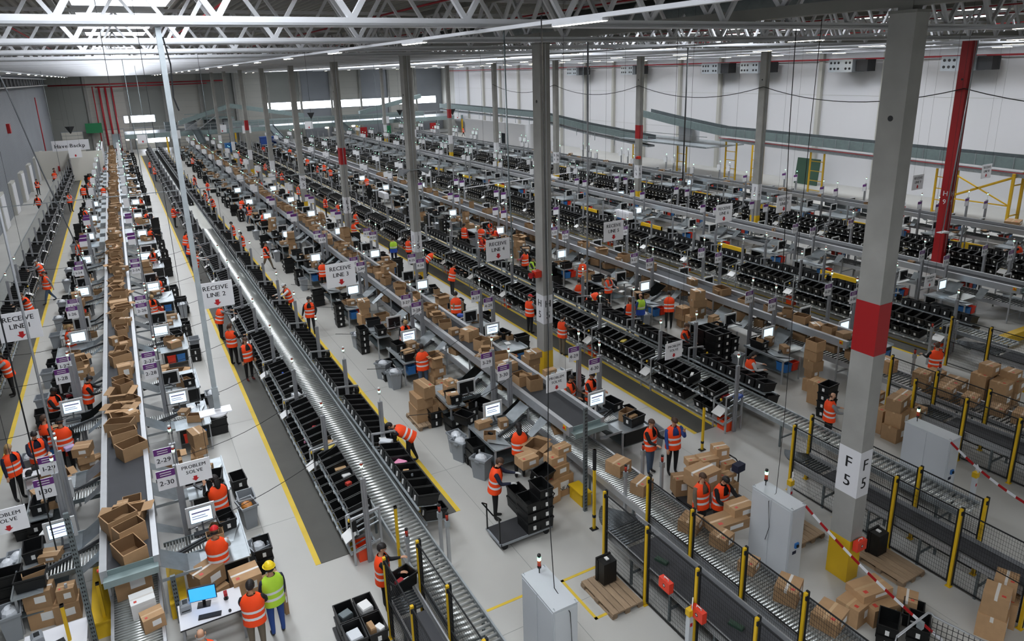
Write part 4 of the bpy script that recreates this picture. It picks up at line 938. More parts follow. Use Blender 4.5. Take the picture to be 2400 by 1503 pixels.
# hanging poles, ropes and cables
def rope(name, x, y, z0, z1, r, m, label, cat='cable'): return solo(name, MB().cyl((x, y, z0), (x, y, z1), r, 6).mesh(name, m, True), label, cat)
t = thing('access_point_pole', 'grey pole hanging from the roof with a white access point plate', 'pole', (-12.11, 4.21, 5.75))
parts(t, [('pole', MB().box(-.04, -.03, .1, .04, .03, 6.5).mesh('pole', 'galv')), ('clamp', MB().box(-.05, -.05, .1, .05, .05, .5).mesh('clamp', 'galv')), ('plate', MB().box(-.3, -.13, .03, .22, .13, .05).mesh('plate', 'white_paint')),
          ('access_point', MB().cyl((.0, -.02, -.02), (0, -.02, .03), .15, 16, 0, .17).mesh('access_point', 'white_paint', True)), ('cable', MB().tube([(.05, 0, 6.3), (.1, 0, 5.9), (.07, 0, 5.4), (.12, 0, 5.2)], .012, 5).mesh('cable', 'rubber'))])
t = thing('access_point_pole', 'thin hanging pole with white access point beside the red column', 'pole', (21.21, 10.8, 3.3))
parts(t, [('pole', MB().cyl((0, 0, .1), (0.6, 0, 8.9), .03, 8).mesh('pole', 'galv', True)), ('plate', MB().box(-.3, -.13, .03, .35, .13, .06).mesh('plate', 'white_paint')), ('access_point', MB().cyl((.2, -.02, -.02), (.2, -.02, .03), .16, 14).mesh('access_point', 'white_paint', True))])
solo('hanging_hose', MB().tube([(-14.35, 4.2, 12.2), (-14.15, 4.2, 11.3), (-13.95, 4.2, 10.2), (-13.7, 4.2, 9.0), (-13.62, 4.2, 8.5)], .01, 6).mesh('hanging_hose', 'profile_dark', True), 'dark cable curving down across the upper left corner', 'cable')
rope('hanging_pole', -14.56, 4.2, 4.6, 12.2, .02, 'profile', 'thin grey pole hanging beside the receive line 1 sign', 'pole')
rope('hanging_pole', -14.85, 4.2, 4.0, 12.2, .012, 'rubber', 'thin dark cable hanging at the left edge over line 1')
solo('hanging_chain', MB().tube([(-6.17, 4.2, 12.2), (-6.15, 4.2, 9.5), (-6.1, 4.2, 7.5)], .016, 5).mesh('hanging_chain', 'galv_dark', True), 'thin chain hanging left of column H 5', 'chain')
rope('hanging_pole', .38, 10.8, 3.9, 12.2, .03, 'profile', 'grey pole hanging from the roof right of column H 5', 'pole')
rope('hanging_pole', 10.55, 17.4, 6.1, 12.2, .035, 'profile_dark', 'dark pole hanging from the roof in the middle of the hall', 'pole')
solo('hanging_cable', MB().tube([(1.9, 4.2, 12.2), (1.95, 4.2, 9.8), (2.1, 4.2, 7), (2.16, 4.2, 5.4)], .011, 5).mesh('hanging_cable', 'rubber', True), 'black cable hanging left of column F 5', 'cable')
for i, (x, y, z) in enumerate(sorted(((-12.3, 24, 6.2), (-11.5, 37.2, 5.0), (-16.8, 50.4, 4.5), (-7.5, 43.8, 5), (6.5, 50.4, 5.2), (14, 37.2, 5.6), (18, 50.4, 4.8), (9.3, 24, 5.5), (29, 43.8, 5), (33, 57, 4)), key=lambda p: pu(*p))):
    rope('drop_cable', x, y, z, 12.25, .014, 'galv_dark', 'thin vertical drop cable hanging from a roof truss, %s from the left' % nth(i+1))
# cross rods over the far aisles
solo('cross_rod', MB().bar((-22.2, 44, 4.2), (-7.2, 44, 4.2), .05).mesh('cross_rod', 'galv'), 'thin light rod crossing high over lines 1 and 2', 'rod')
solo('cross_rod', MB().bar((-7.0, 48, 4.0), (1, 48, 4.0), .05).mesh('cross_rod', 'galv'), 'thin light rod crossing in front of the far concrete columns', 'rod')
solo('cross_rod', MB().bar((7.5, 36, 3.6), (17, 36, 3.9), .05).mesh('cross_rod', 'white_paint'), 'thin white rod right of column J 5', 'rod')
# cables strung over the aisles between racks and stations
n = 0
for k in range(9):
    for (x0, z0, x1, z1) in ((-12.9, 1.5, -9.1, 2.0), (-18.9, 2.0, -15.5, 1.6)):
        y = 7.6+k*3.67; pts = []
        for i in range(9):
            s = i/8; pts.append((x0+(x1-x0)*s, y+(1.1 if x0 > -15 else .6)*s, z0+(z1-z0)*s-.5*4*s*(1-s)*(.35+.2*((k*7) % 3))))
        if not inframe((x0+x1)/2, y, 1.5, 0): continue
        n += 1
        pipe('aisle_cable', pts, .009, 'rubber', 'thin black cable strung over the aisle %s, %s from the near end' % ('right of line two' if x0 > -15 else 'left of line one', nth(k+1)), 'cable', 4)
for k in range(5):
    y = 8.6+k*3.7
    pipe('aisle_cable', [(-7.1, y, 2.35), (-6.2, y+.3, 2.05), (-5.2, y+.5, 1.95), (-4.0, y+.6, 2.2), (-3.35, y+.7, 2.45)], .009, 'rubber', 'thin black cable between the first roller conveyor posts and line 3, %s' % nth(k+1), 'cable', 4)
# ================================================================== fences
fpost = MB().box(-.03, -.03, 0, .03, .03, 2.0).box(-.06, -.06, 0, .06, .06, .012).mesh('post', 'yellow_paint')
fstrip = MB().box(.03, -.035, .02, .075, .03, 2.02).mesh('post_strip', 'rubber'); fclip = MB().box(-.035, -.05, 1.86, .04, -.02, 1.95).mesh('clip', 'rubber')
def fence(x, ys, label):
    t = thing('mesh_fence', label, 'fence', (x, 0, 0))
    for y in ys:
        p_ = obj('post', fpost, t, (0, y, 0)); obj('post_strip', fstrip, p_); obj('clip', fclip, p_)
    for i in range(len(ys)-1):
        yl, yh = min(ys[i], ys[i+1]), max(ys[i], ys[i+1])
        f = MB()
        for z in (.12, 1.0, 1.95): f.box(-.012, yl+.05, z-.012, .012, yh-.05, z+.012)
        for y in (yl+.06, yh-.06): f.box(-.012, y-.012, .12, .012, y+.012, 1.95)
        pf = obj('panel_frame', f.mesh('panel_frame', 'rubber'), t)
        m_ = MB(); y = yl+.08
        while y < yh-.06: m_.box(-.0018, y-.0018, .13, .0018, y+.0018, 1.94); y += .05
        z = .16
        while z < 1.94: m_.box(-.002, yl+.05, z-.0018, .002, yh-.05, z+.0018); z += .1
        obj('wire_mesh', m_.mesh('wire_mesh', 'rubber'), pf, kind='stuff')
fence(-4.34, (3.31, 1.79, .27, -1.22, -2.7), 'black mesh fence left of the near spur conveyor')
fence(-3.1, (3.25, 1.75, .24, -1.24, -2.7), 'black mesh fence between spur and lower roller conveyor')
fence(1.87, (3.17, 1.7, .25, -1.24, -2.7), 'black mesh fence behind column F 5')
fence(2.72, (3.3, 1.75, .2, -1.3), 'black mesh fence along the second roller conveyor end')
fence(8.4, (4.7, 3.19, 1.64, .15), 'black mesh fence right of the third conveyor')
fence(7.28, (3.2, 1.67, .26, -1.2), 'black mesh fence left of the third conveyor')
fence(13.7, (5.8, 4.4, 3.0), 'black mesh fence at the right edge')
fence(-8.74, (3.9, 2.35, .8), 'black mesh fence along the first roller conveyor end')
fence(-9.52, (3.75, 2.2, .7), 'dark mesh fence left of the small curved conveyor')
def safety_post(x, y, h, label, tall=True):
    t = thing('safety_post', label, 'post', (x, y, 0))
    parts(t, [('post', MB().box(-.03, -.03, 0, .03, .03, h).mesh('post', 'yellow_paint')), ('base_plate', MB().box(-.1, -.07, 0, .1, .07, .02).mesh('base_plate', 'rubber')), ('black_ring', MB().box(-.034, -.034, h*.15, .034, .034, h*.15+.08).mesh('black_ring', 'rubber')), ('cap_strip', MB().box(-.034, -.034, h*.75, .034, .034, h).mesh('cap_strip', 'rubber') if tall else MB().box(-.034, -.034, h-.05, .034, .034, h).mesh('cap_strip', 'rubber'))])
safety_post(-3.75, 4.54, 2.3, 'yellow and black post before the near end of the second belt')
safety_post(-8.72, 5.3, 2.0, 'slim yellow post beside the first roller conveyor end', False)
safety_post(1.35, 6.0, 1.5, 'slim yellow post beside the second roller conveyor', False)
# ================================================================== spur conveyors between the fences
def spur(x0, x1, yc, y1, z, zr, label, belt='belt'):
    t = thing('spur_conveyor', label, 'conveyor')
    w_ = x1-x0
    rc = MB().cyl((0, 0, 0), (w_-.06, 0, 0), .026, 8).mesh('roller', 'dark_roller', True)
    for k in range(16):          # fan of rollers turning in from the main conveyor
        a = k/15*PI/2*.62; px, py = x1+.1, yc-.15
        o = obj('roller', rc, t, (px, py, z), (0, 0, PI-a+PI*0)); o.location = (px-math.cos(a)*.12, py+.0+math.sin(a)*.12+.0, z); o.rotation_euler = (0, 0, PI-a)
    for k in range(8): obj('roller', rc, t, (x0+.03, yc-.2-k*.085, z))
    yb = yc-.95
    bm = MB().loft([[(x0+.03, yb, z-.04), (x1-.03, yb, z-.04), (x1-.03, yb, z+.02), (x0+.03, yb, z+.02)], [(x0+.03, y1, zr-.04), (x1-.03, y1, zr-.04), (x1-.03, y1, zr+.02), (x0+.03, y1, zr+.02)]])
    obj('belt', bm.mesh('belt', belt), t)
    for xx in (x0-.03, x1): obj('side_rail', MB().loft([[(xx, yc-.1, z-.12), (xx+.03, yc-.1, z-.12), (xx+.03, yc-.1, z+.1), (xx, yc-.1, z+.1)], [(xx, y1, zr-.12), (xx+.03, y1, zr-.12), (xx+.03, y1, zr+.1), (xx, y1, zr+.1)]]).mesh('side_rail', 'alu'), t)
    for k in range(4):
        y = yb-.2-k*1.3
        if y > y1: obj('leg_frame', MB().bar((x0, y, 0), (x0, y, z-.1), .05).bar((x1, y, 0), (x1, y, z-.1), .05).bar((x0, y, .3), (x1, y, .3), .04).mesh('leg_frame', 'galv_dark'), t)
spur(-4.2, -3.25, 3.6, -3.2, .8, .8, 'black belt spur conveyor between two mesh fences, left of the lower rollers')
spur(-9.42, -8.86, 4.2, .5, .8, .8, 'small curved spur conveyor at the near end of the first roller conveyor')
spur(1.95, 2.65, 3.3, -3.0, .8, .85, 'grey belt spur conveyor behind column F 5')
spur(7.4, 8.3, 3.3, -1.5, .8, .85, 'belt spur conveyor before the third conveyor')
spur(14, 15, 5.2, 2, .8, .8, 'belt spur conveyor at the right edge')
# ================================================================== cabinets
def cabinet(x0, y0, x1, y1, h, label, lit=True):
    t = thing('electrical_cabinet', label, 'cabinet', ((x0+x1)/2, (y0+y1)/2, 0)); w_, d = (x1-x0)/2, (y1-y0)/2
    obj('body', MB().box(-w_, -d, .1, w_, d, h).mesh('body', 'cabinet'), t); obj('plinth', MB().box(-w_+.01, -d+.01, 0, w_-.01, d-.01, .1).mesh('plinth', 'cabinet_dark'), t)
    obj('top_plate', MB().box(-w_-.01, -d-.01, h-.01, w_+.01, d+.01, h+.015).mesh('top_plate', 'cabinet'), t)
    for yy in (-d+.02, .0+.01): obj('door', MB().box(-w_-.012, yy, .13, -w_, yy+d-.04, h-.04).mesh('door', 'cabinet'), t)
    sd = obj('side_panel', MB().box(-w_+.02, -d-.012, .13, w_-.02, -d, h-.04).mesh('side_panel', 'cabinet'), t)
    obj('main_switch', MB().box(-.05, -.05, .0, .06, -.012, .12, 0).box(-.02, -.075, .03, .03, -.05, .09, 1).mesh('main_switch', ['blue_plastic', 'black']), sd, (0, -d, 1.0))
    obj('nameplate', MB().box(-.1, -.018, .84, .02, -.013, .92).mesh('nameplate', 'navy'), sd, (0, -d, 0))
    for sx in (-1, 1):
        for sy in (-1, 1): obj('lifting_eye', MB().tube([(0, -.02, 0), (0, -.025, .03), (0, 0, .05), (0, .025, .03), (0, .02, 0)], .006, 5).mesh('lifting_eye', 'galv'), t, (sx*(w_-.03), sy*(d-.03), h))
    parts(t, [('stack_light', sl_rod2, (.05, d*.75, h+.14), (0, 0, 0), [('green_lens', sl_g2), ('amber_lens', sl_a2), ('red_lens', sl_r2)])])
cabinet(-7.37, .72, -6.85, 1.87, 2.0, 'light grey electrical cabinet with stack light at the bottom edge')
cabinet(-1.3, .58, -.87, 1.7, 2.0, 'light grey electrical cabinet left of column F 5')
cabinet(4.5, .52, 4.95, 1.74, 2.0, 'light grey electrical cabinet right of column F 5')
pipe('cabinet_cable', [(-7.0, 1.2, 0.4), (-7.0, .66, 1.0), (-7.05, .66, 1.9), (-7.05, 1.2, 2.05), (-7.1, 1.3, 4), (-7.05, 1.3, 7), (-7.1, 1.3, 12.2)], .009, 'rubber', 'black cable hanging down to the nearest cabinet', 'cable', 5)
pipe('cabinet_cable', [(-1.34, 1.2, .9), (-1.36, 1.1, 1.3), (-1.33, 1.2, 1.9), (-1.1, 1.2, 2.04), (-1.05, 1.2, 4), (-1.1, 1.2, 8), (-1.0, 1.2, 12.2)], .007, 'rubber', 'black cable hanging down to the cabinet beside column F 5', 'cable', 5)
# barrier tape
def barrier(p, q, n_, label):
    t = thing('barrier_tape', label, 'barrier tape'); p, q = Vector(p), Vector(q)
    for i in range(n_):
        a, c = p.lerp(q, i/n_), p.lerp(q, (i+1)/n_); sg_ = lambda s: -.12*4*s*(1-s)
        a.z += sg_(i/n_); c.z += sg_((i+1)/n_)
        obj('stripe', MB().bar(a, c, .006, .07).mesh('stripe', 'red_paint' if i % 2 == 0 else 'white_paint'), t)
barrier((-.87, .58, 1.98), (-.88, -2.6, .95), 16, 'red and white barrier tape tied to the cabinet left of column F 5')
barrier((4.5, .52, 1.98), (4.3, -1.6, 1.35), 10, 'red and white barrier tape tied to the cabinet right of column F 5')
# ================================================================== pallets
top_b = MB().box(-.6, -.072, .122, .6, .072, .144).mesh('deck_board', 'wood'); blk = MB().box(-.07, -.07, .022, .07, .07, .1).mesh('block', 'wood_dark'); stg = MB().box(-.07, -.4, .1, .07, .4, .122).mesh('stringer', 'wood_dark'); bot = MB().box(-.6, -.05, 0, .6, .05, .022).mesh('bottom_board', 'wood')
def pallet(x, y, rz, label):
    t = thing('pallet', label, 'pallet', (x, y, 0), rz)
    for k in range(5): obj('deck_board', top_b, t, (0, -.328+k*.164, 0))
    for xx in (-.53, 0, .53):
        obj('stringer', stg, t, (xx, 0, 0))
        for yy in (-.35, 0, .35): obj('block', blk, t, (xx, yy, 0))
    for yy in (-.35, 0, .35): obj('bottom_board', bot, t, (0, yy, 0))
    return t
pallet(-4.82, 2.37, PI/2, 'wooden pallet with an upright black tote before the mesh fence')
pallet(1.32, -.17, PI/2, 'wooden pallet behind the yellow base of column F 5')
pallet(.55, 1.9, PI/2, 'wooden pallet behind the cabinet left of column F 5')
pallet(-5.3, 12.3, PI/2, 'wooden pallet under the carton pile of line 3')
pallet(6.3, 10.4, 0, 'wooden pallet under the tall block of black totes')
pallet(11.9, 3.1, PI/2, 'wooden pallet under cartons at the right edge')
def one_tote(x, y, z, rz, label, rot=None, lid=False):
    o = solo('tote', tote_me, label, 'tote', (x, y, z), rot or (0, 0, rz)); obj('label', tlab, o); ribs(o); return o
one_tote(-4.72, 2.55, .45, 0, 'black tote standing on its side on the pallet before the fence', (0, PI/2, PI/2))
one_tote(1.35, .05, .45, 0, 'black tote standing on its side on the pallet behind column F 5', (0, PI/2, PI/2))
one_tote(.5, 2.0, .15, .2, 'black tote on the pallet behind the middle cabinet')
cart_white = MB().box(-.5, -.5, 0, .5, .5, 1).mesh('carton', 'paper')
def carton(x, y, z, l, w_, h, rz, label, kind='closed', sticker=True, tp='tape', white=False):
    o = solo('carton', cart_white if white else cart_closed if kind == 'closed' else cart_open, label, 'carton', (x, y, z), (0, 0, rz), None, (l, w_, h))
    if kind == 'closed':
        obj('tape', tape_w if tp == 'white' else tape_me, o); obj('shipping_label', lab_me, o)
        if sticker: obj('red_sticker', red_me, o)
    else:
        if sticker: obj('red_sticker', red_s, o)
        if kind == 'flaps':
            for (lx, ly, a) in ((0, .5, 0), (0, -.5, PI), (.5, 0, -PI/2), (-.5, 0, PI/2)):
                obj('flap', flap, o, (lx, ly, .98), (-.5 if a in (0, PI) else -.3, 0, a))
    return o
# carton pile of line 3
carton(-5.35, 12.35, .15, .75, .6, .5, PI/2, 'large closed carton at the bottom of the line 3 pallet pile')
carton(-5.35, 12.3, .65, .75, .55, .4, PI/2, 'closed carton second from the bottom of the line 3 pallet pile')
carton(-5.25, 12.2, 1.05, .8, .4, .4, PI/2+.1, 'long closed carton on top of the line 3 pallet pile')
carton(-4.85, 12.2, .15, .6, .5, .55, PI/2, 'closed carton right of the line 3 pallet pile')
carton(-4.4, 12.1, .5, .62, .55, .45, .05, 'closed carton on the totes of the line 3 pile, lower one')
carton(-4.42, 12.0, .95, .34, .36, .32, .05, 'small carton second from the top of the line 3 pile')
carton(-4.4, 12.0, 1.27, .26, .24, .17, .1, 'smallest carton on top of the line 3 pile')
carton(-4.1, 11.7, .2, .9, .5, .5, .45, 'flat long carton in front of the line 3 pile')
for i, (x, y, z) in enumerate(((-4.75, 11.1, 0), (-4.75, 11.1, .28), (-4.1, 11.2, .45), (-3.6, 11.35, .45), (-4.85, 9.9, .93), (-4.5, 13.2, .3), (-3.8, 13.0, .3))):
    one_tote(x, y, z, PI/2+.1*i, 'black tote %s' % ('at floor level before the line 3 pile', 'second in the stack before the line 3 pile', 'with small goods right before the line 3 pile', 'with bottles at the right of the line 3 pile', 'empty on the near line 3 table', 'with red goods behind the line 3 pile', 'behind the line 3 pile near the belt')[i])
# cartons at the near end of line 3
c_ = carton(-3.72, 6.35, 0, .85, .4, .62, 0.05, 'large brown carton with printed black letters on the floor')
q = MB(); text(q, 'ONEAL', .17, .08, .2, -.204); obj('lettering', q.mesh('lettering', 'print_black'), c_, scale=(1/.85, 1/.4, 1/.62))
carton(-3.7, 6.4, .62, .55, .45, .33, .1, 'closed carton second from the bottom of the near line 3 stack')
carton(-3.72, 6.45, .95, .5, .4, .25, .05, 'closed carton third from the bottom of the near line 3 stack')
carton(-3.5, 6.45, 1.2, .45, .3, .2, .1, 'closed carton on top of the near line 3 stack')
carton(-4.45, 6.75, .95, .52, .45, .28, .05, 'brown carton with papers on top beside the open black tote')
carton(-3.9, 7.15, .93, .6, .5, .3, .5, 'large open carton with raised flaps on the near line 3 table', 'flaps')
one_tote(-4.3, 6.25, .75, .3, 'tilted empty black tote beside the carton stack of line 3', (0.35, 0, .3)); carton(-4.1, 6.2, .0, .5, .45, .62, .2, 'brown carton under the tilted black tote')
# lower conveyor cartons
for i, (x, y, l, w_, h, lb) in enumerate(((-2.45, 5.25, .5, .5, .35, 'carton with black print, first after the belt end'), (-2.5, 4.2, .5, .4, .32, 'carton with white tape cross'), (-2.5, 2.4, .48, .45, .3, 'carton before two people'), (-2.3, 1.6, .42, .4, .3, 'carton beside the flat long carton'), (-2.4, .7, .4, .35, .25, 'small carton left of the cabinet'), (-2.35, -.3, .55, .45, .35, 'carton with large white label'), (-2.25, -1.2, .6, .5, .3, 'carton nearest to column F 5'))):
    c_ = carton(x, y, LZ+.03, l, w_, h, .25+.1*(i % 3), 'brown %s on the lower roller conveyor' % lb, tp='white' if i in (1, 5) else 'tape')
    if i == 0: zc = c_
q = MB(); text(q, 'ZOTAC', .11, -.02, .1, -.252); obj('lettering', q.mesh('lettering', 'print_black'), zc, scale=(2, 2, 1/.35))
carton(-1.75, 2.0, .9, .95, .5, .25, -.1, 'flat long carton held by two people'); carton(-1.3, 2.05, 1.05, .6, .4, .3, -.1, 'carton with red sticker at the right of two people')
# carton trolley behind the two people
t = thing('platform_trolley', 'trolley loaded with many cartons behind two people', 'trolley', (-.45, 3.95, 0))
parts(t, [('deck', MB().box(-.75, -.55, .17, .75, .55, .22).mesh('deck', 'dark')), ('push_handle', MB().tube([(.72, -.4, .2), (.75, -.4, 1.1), (.75, -.25, 1.2), (.75, .25, 1.2), (.75, .4, 1.1), (.72, .4, .2)], .02, 6).mesh('push_handle', 'black_gloss'))]+[('wheel', MB().cyl((sx*.6, sy*.42-.03, .08), (sx*.6, sy*.42+.03, .08), .08, 12).mesh('wheel', 'rubber')) for sx in (-1, 1) for sy in (-1, 1)])
for i, (x, y, z, l, w_, h) in enumerate(((-.85, 3.7, .22, .6, .5, .6), (-.85, 3.75, .82, .75, .6, .42), (-.2, 3.6, .22, .6, .5, .5), (-.25, 3.6, .72, .4, .4, .3), (.1, 3.85, .72, .4, .45, .42), (-.45, 4.15, .22, .7, .5, .7), (-.35, 4.1, .92, .5, .4, .35), (.1, 4.1, 1.14, .38, .35, .32), (-.6, 4.3, 1.0, .5, .3, .2), (-1.0, 4.4, .22, .4, .4, .5))):
    carton(x, y, z, l, w_, h, .1-.05*i, '%s carton counted from the bottom on the loaded trolley behind two people' % nth(i+1), tp='white' if i % 3 == 1 else 'tape')
solo('shoe_box', MB().box(-.15, -.1, 0, .15, .1, .2).mesh('shoe_box', 'navy'), 'dark blue box between the cartons of the loaded trolley', 'box', (.15, 3.45, 1.02), (0, 0, .1))
# near column F 5
for i, (x, y, z, l, w_, h, a) in enumerate(((-.75, -.75, 0, .62, .5, .45, .1), (-.3, -.95, 0, .7, .6, .42, -.2), (-.32, -.75, .44, .8, .5, .18, -.15), (.35, -1.2, .0, .42, .4, .4, .5))):
    carton(x, y, z, l, w_, h, a, 'closed brown carton %s' % ('left in the pile before column F 5', 'right in the pile before column F 5', 'flat on top of the pile before column F 5', 'standing alone with clear tape right of column F 5')[i], tp='white' if i == 3 else 'tape')
for i, (x, y, z) in enumerate(((-.75, -1.5, .25), (-.3, -1.85, .25), (.1, -1.5, .1), (-.75, -1.5, 0), (-.3, -1.85, 0))): one_tote(x, y, z, .5, 'black tote %s at the lower right' % ('with white papers', 'empty', 'lying low beside the single carton', 'under the one with papers', 'under the empty one')[i])
for i, (x, y, z, l, w_, h) in enumerate(((1.25, -2.45, 0, .55, .5, .55), (1.25, -2.45, .55, .5, .45, .5), (1.85, -2.35, 0, .5, .5, .6), (1.9, -2.3, .6, .45, .4, .4))): carton(x, y, z, l, w_, h, .35, '%s carton of the pile in the lower right corner' % nth(i+1), tp='white')
# right hand cartons and totes
for i, (x, y, z, l, w_, h) in enumerate(((6.9, 3.4, 0, .6, .5, .5), (6.95, 3.4, .5, .55, .5, .5), (6.9, 3.45, 1.0, .55, .45, .4), (7.5, 3.1, 0, .5, .5, .6), (7.45, 3.15, .6, .5, .45, .45), (7.5, 3.6, 1.05, .5, .4, .3), (7.0, 4.0, 0, .5, .5, .8), (7.3, 4.4, .8, .45, .35, .3))): carton(x, y, z, l, w_, h, .1*(i % 3), '%s carton of the stack right behind column F 5' % nth(i+1), tp='white' if i == 5 else 'tape')
for i, (x, y, z, l, w_, h) in enumerate(((9.4, 4.2, LZ+.03, .5, .45, .5), (9.4, 3.4, LZ+.03, .55, .5, .3), (9.4, 2.6, LZ+.03, .55, .4, .3), (9.4, 1.8, LZ+.03, .5, .45, .25), (9.45, 1.1, LZ+.03, .6, .5, .35))): carton(x, y, z, l, w_, h, .2, 'closed carton on the near lower rollers of the third conveyor, %s in order' % nth(i+1))
for i, (x, y, z, l, w_, h) in enumerate(((11.6, 3.4, .15, .6, .5, .5), (12.2, 3.4, .15, .6, .5, .5), (11.6, 2.8, .15, .6, .5, .5), (12.2, 2.8, .15, .6, .5, .45), (11.6, 3.4, .65, .6, .5, .45), (12.2, 3.3, .65, .55, .5, .4), (11.6, 2.8, .65, .6, .5, .4), (12.2, 2.7, .6, .55, .45, .4), (11.7, 3.3, 1.1, .5, .45, .35), (12.1, 2.8, 1.0, .5, .45, .3), (10.9, 3.9, 0, .6, .6, .5), (10.8, 3.9, .5, .8, .6, .35), (10.9, 4.6, 0, .5, .5, .9))): carton(x, y, z, l, w_, h, .04*(i % 4), '%s carton of the big pile at the right edge' % nth(i+1))
k_ = 0
for a in range(3):
    for c in range(2):
        for h in range(5 if a < 2 else 4):
            k_ += 1
            one_tote(5.78+a*.43, 10.12+c*.62, .15+h*.29, PI/2, '%s black tote of the tall block on the pallet, counted from the left bottom' % nth(k_))
for i, (x, y) in enumerate(((5.2, 9.6), (5.2, 10.3), (5.25, 9.0))):
    for h in range(2): one_tote(x, y, h*.29, PI/2, 'black tote, %s level, %s floor stack left of the tall tote block' % (('lower', 'upper')[h], nth(i+1)))
carton(6.95, 6.3, .0, .5, .45, .85, .1, 'tall brown carton standing left of column F 5')
for i in range(4): one_tote(6.4, 5.5, i*.29, .1, '%s black tote from the bottom of the stack beside the tall carton' % nth(i+1))
# ================================================================== platform trolley with totes (centre)
t = thing('platform_trolley', 'black platform trolley with tote stacks in the open floor', 'trolley', (-5.5, 5.35, 0))
parts(t, [('deck', MB().box(-.72, -.38, .18, .72, .38, .23).mesh('deck', 'dark')), ('deck_rim', MB().box(-.74, -.4, .16, .74, -.38, .22).box(-.74, .38, .16, .74, .4, .22).box(-.76, -.4, .16, -.72, .4, .22).box(.72, -.4, .16, .76, .4, .22).mesh('deck_rim', 'grey_plastic'))]+[('wheel', MB().cyl((sx*.6, sy*.32-.03, .08), (sx*.6, sy*.32+.03, .08), .08, 12).mesh('wheel', 'rubber')) for sx in (-1, 1) for sy in (-1, 1)]
      +[('push_handle', MB().tube([(s*.74, -.34, .2), (s*.74, -.34, .95), (s*.88, -.3, 1.05), (s*.88, .3, 1.05), (s*.74, .34, .95), (s*.74, .34, .2)], .02, 6).mesh('push_handle', 'black_gloss')) for s in (-1, 1)])
for i, (x, y, n_) in enumerate(((-5.3, 5.2, 3), (-4.93, 5.2, 4), (-5.3, 5.85, 2))):
    for h in range(n_): one_tote(x, y if i < 2 else 5.55, .23+h*.28, PI/2, 'black tote, %s from the bottom of the %s stack on the platform trolley' % (nth(h+1), ('left front', 'right', 'rear')[i])) if i < 2 else None
for h in range(2): one_tote(-5.0, 6.3, h*.3+.02, PI/2, 'black tote, %s of the two behind the platform trolley' % ('lower', 'upper')[h])
# group of totes on a dolly at the bottom
t = thing('tote_dolly', 'low black dolly carrying four stacks of totes at the bottom edge', 'dolly', (-10.1, 3.85, 0)); parts(t, [('frame', MB().box(-.45, -.65, .1, .45, .65, .15).mesh('frame', 'black'))]+[('wheel', MB().cyl((sx*.36, sy*.55-.02, .05), (sx*.36, sy*.55+.02, .05), .05, 10).mesh('wheel', 'rubber')) for sx in (-1, 1) for sy in (-1, 1)])
for i, (x, y) in enumerate(((-10.31, 4.16), (-9.89, 4.16), (-10.31, 3.54), (-9.89, 3.54))):
    for h in range(2): one_tote(x, y, .15+h*.28, PI/2, 'black tote, %s %s of the dolly at the bottom edge' % (('lower', 'upper')[h], ('far left', 'far right', 'near left', 'near right')[i]))
def item(name, x, y, z, dx, dy, dz, m, rz, label, cat='package'):
    q = MB().loft([g(dx/2, dy/2, 0), g(dx/2, dy/2, dz*.8), g(dx/2*.9, dy/2*.9, dz)])
    return solo(name, q.mesh(name, m), label, cat, (x, y, z), (0, 0, rz))
item('magazine_pack', -10.31, 4.2, .55, .25, .2, .1, 'galv_dark', .3, 'glossy magazines in the far left tote of the dolly'); item('white_box', -9.89, 4.2, .52, .24, .28, .16, 'paper', .2, 'white printed box in the far right tote of the dolly')
item('bag_pack', -10.31, 3.55, .5, .26, .3, .15, 'bag', .1, 'white plastic bag in the near left tote of the dolly'); item('small_carton', -9.95, 3.6, .5, .12, .26, .16, 'carton', .1, 'narrow brown box in the near right tote of the dolly'); item('white_pack', -9.8, 3.5, .52, .14, .2, .12, 'paper', .4, 'white packet in the near right tote of the dolly')
one_tote(-9.12, 4.0, .95, .3, 'black tote with goods held over the small curved conveyor'); item('red_pack', -9.15, 4.0, .99, .2, .14, .12, 'red_cloth', .4, 'red packet in the tote at the curved conveyor'); item('white_pack', -9.0, 3.95, 1.0, .14, .12, .12, 'paper', .2, 'white packet in the tote at the curved conveyor')
IT = [('u_shaped_card', -9.02, 9.0, 1.12, .3, .2, .04, 'tape'), ('white_packet', -8.98, 8.55, 1.12, .22, .16, .05, 'paper'), ('red_box', -9.05, 8.1, 1.12, .14, .12, .08, 'red_sticker'), ('white_carton_pack', -9.3, 7.35, .62, .2, .16, .08, 'paper'), ('yellow_envelope', -9.02, 10.3, 1.12, .36, .28, .03, 'yellow_item'), ('orange_item', -8.9, 10.5, 1.14, .18, .16, .05, 'tape'), ('red_book', -9.05, 11.6, 1.12, .26, .2, .05, 'red_cloth'), ('pink_pack', -9.3, 11.9, .62, .22, .16, .07, 'pink'), ('blue_folder', -9.05, 16.4, 1.12, .32, .06, .06, 'blue_item'), ('bag_pack', -9.05, 14.2, 1.12, .3, .24, .12, 'bag'), ('white_cards', -9.02, 15.1, 1.12, .3, .14, .04, 'paper'), ('pink_bundle', -7.55, 8.3, 1.12, .3, .26, .1, 'pink'), ('white_cups', -7.5, 9.6, 1.14, .36, .2, .1, 'bag'), ('grey_pack', -7.5, 7.7, 1.12, .2, .16, .08, 'grey_plastic'), ('carton_pack', -7.55, 7.85, 1.12, .16, .14, .07, 'carton'), ('paper_slip', -7.5, 9.9, 1.14, .2, .14, .03, 'paper'), ('red_folders', 3.2, 7.0, .9, .34, .26, .1, 'red_cloth'), ('blue_packs', 3.2, 6.4, 1.14, .26, .22, .08, 'blue_item'), ('yellow_pack', 3.1, 12.2, 1.14, .3, .16, .05, 'yellow_item'), ('white_roll', 3.1, 8.4, 1.14, .28, .1, .08, 'paper')]
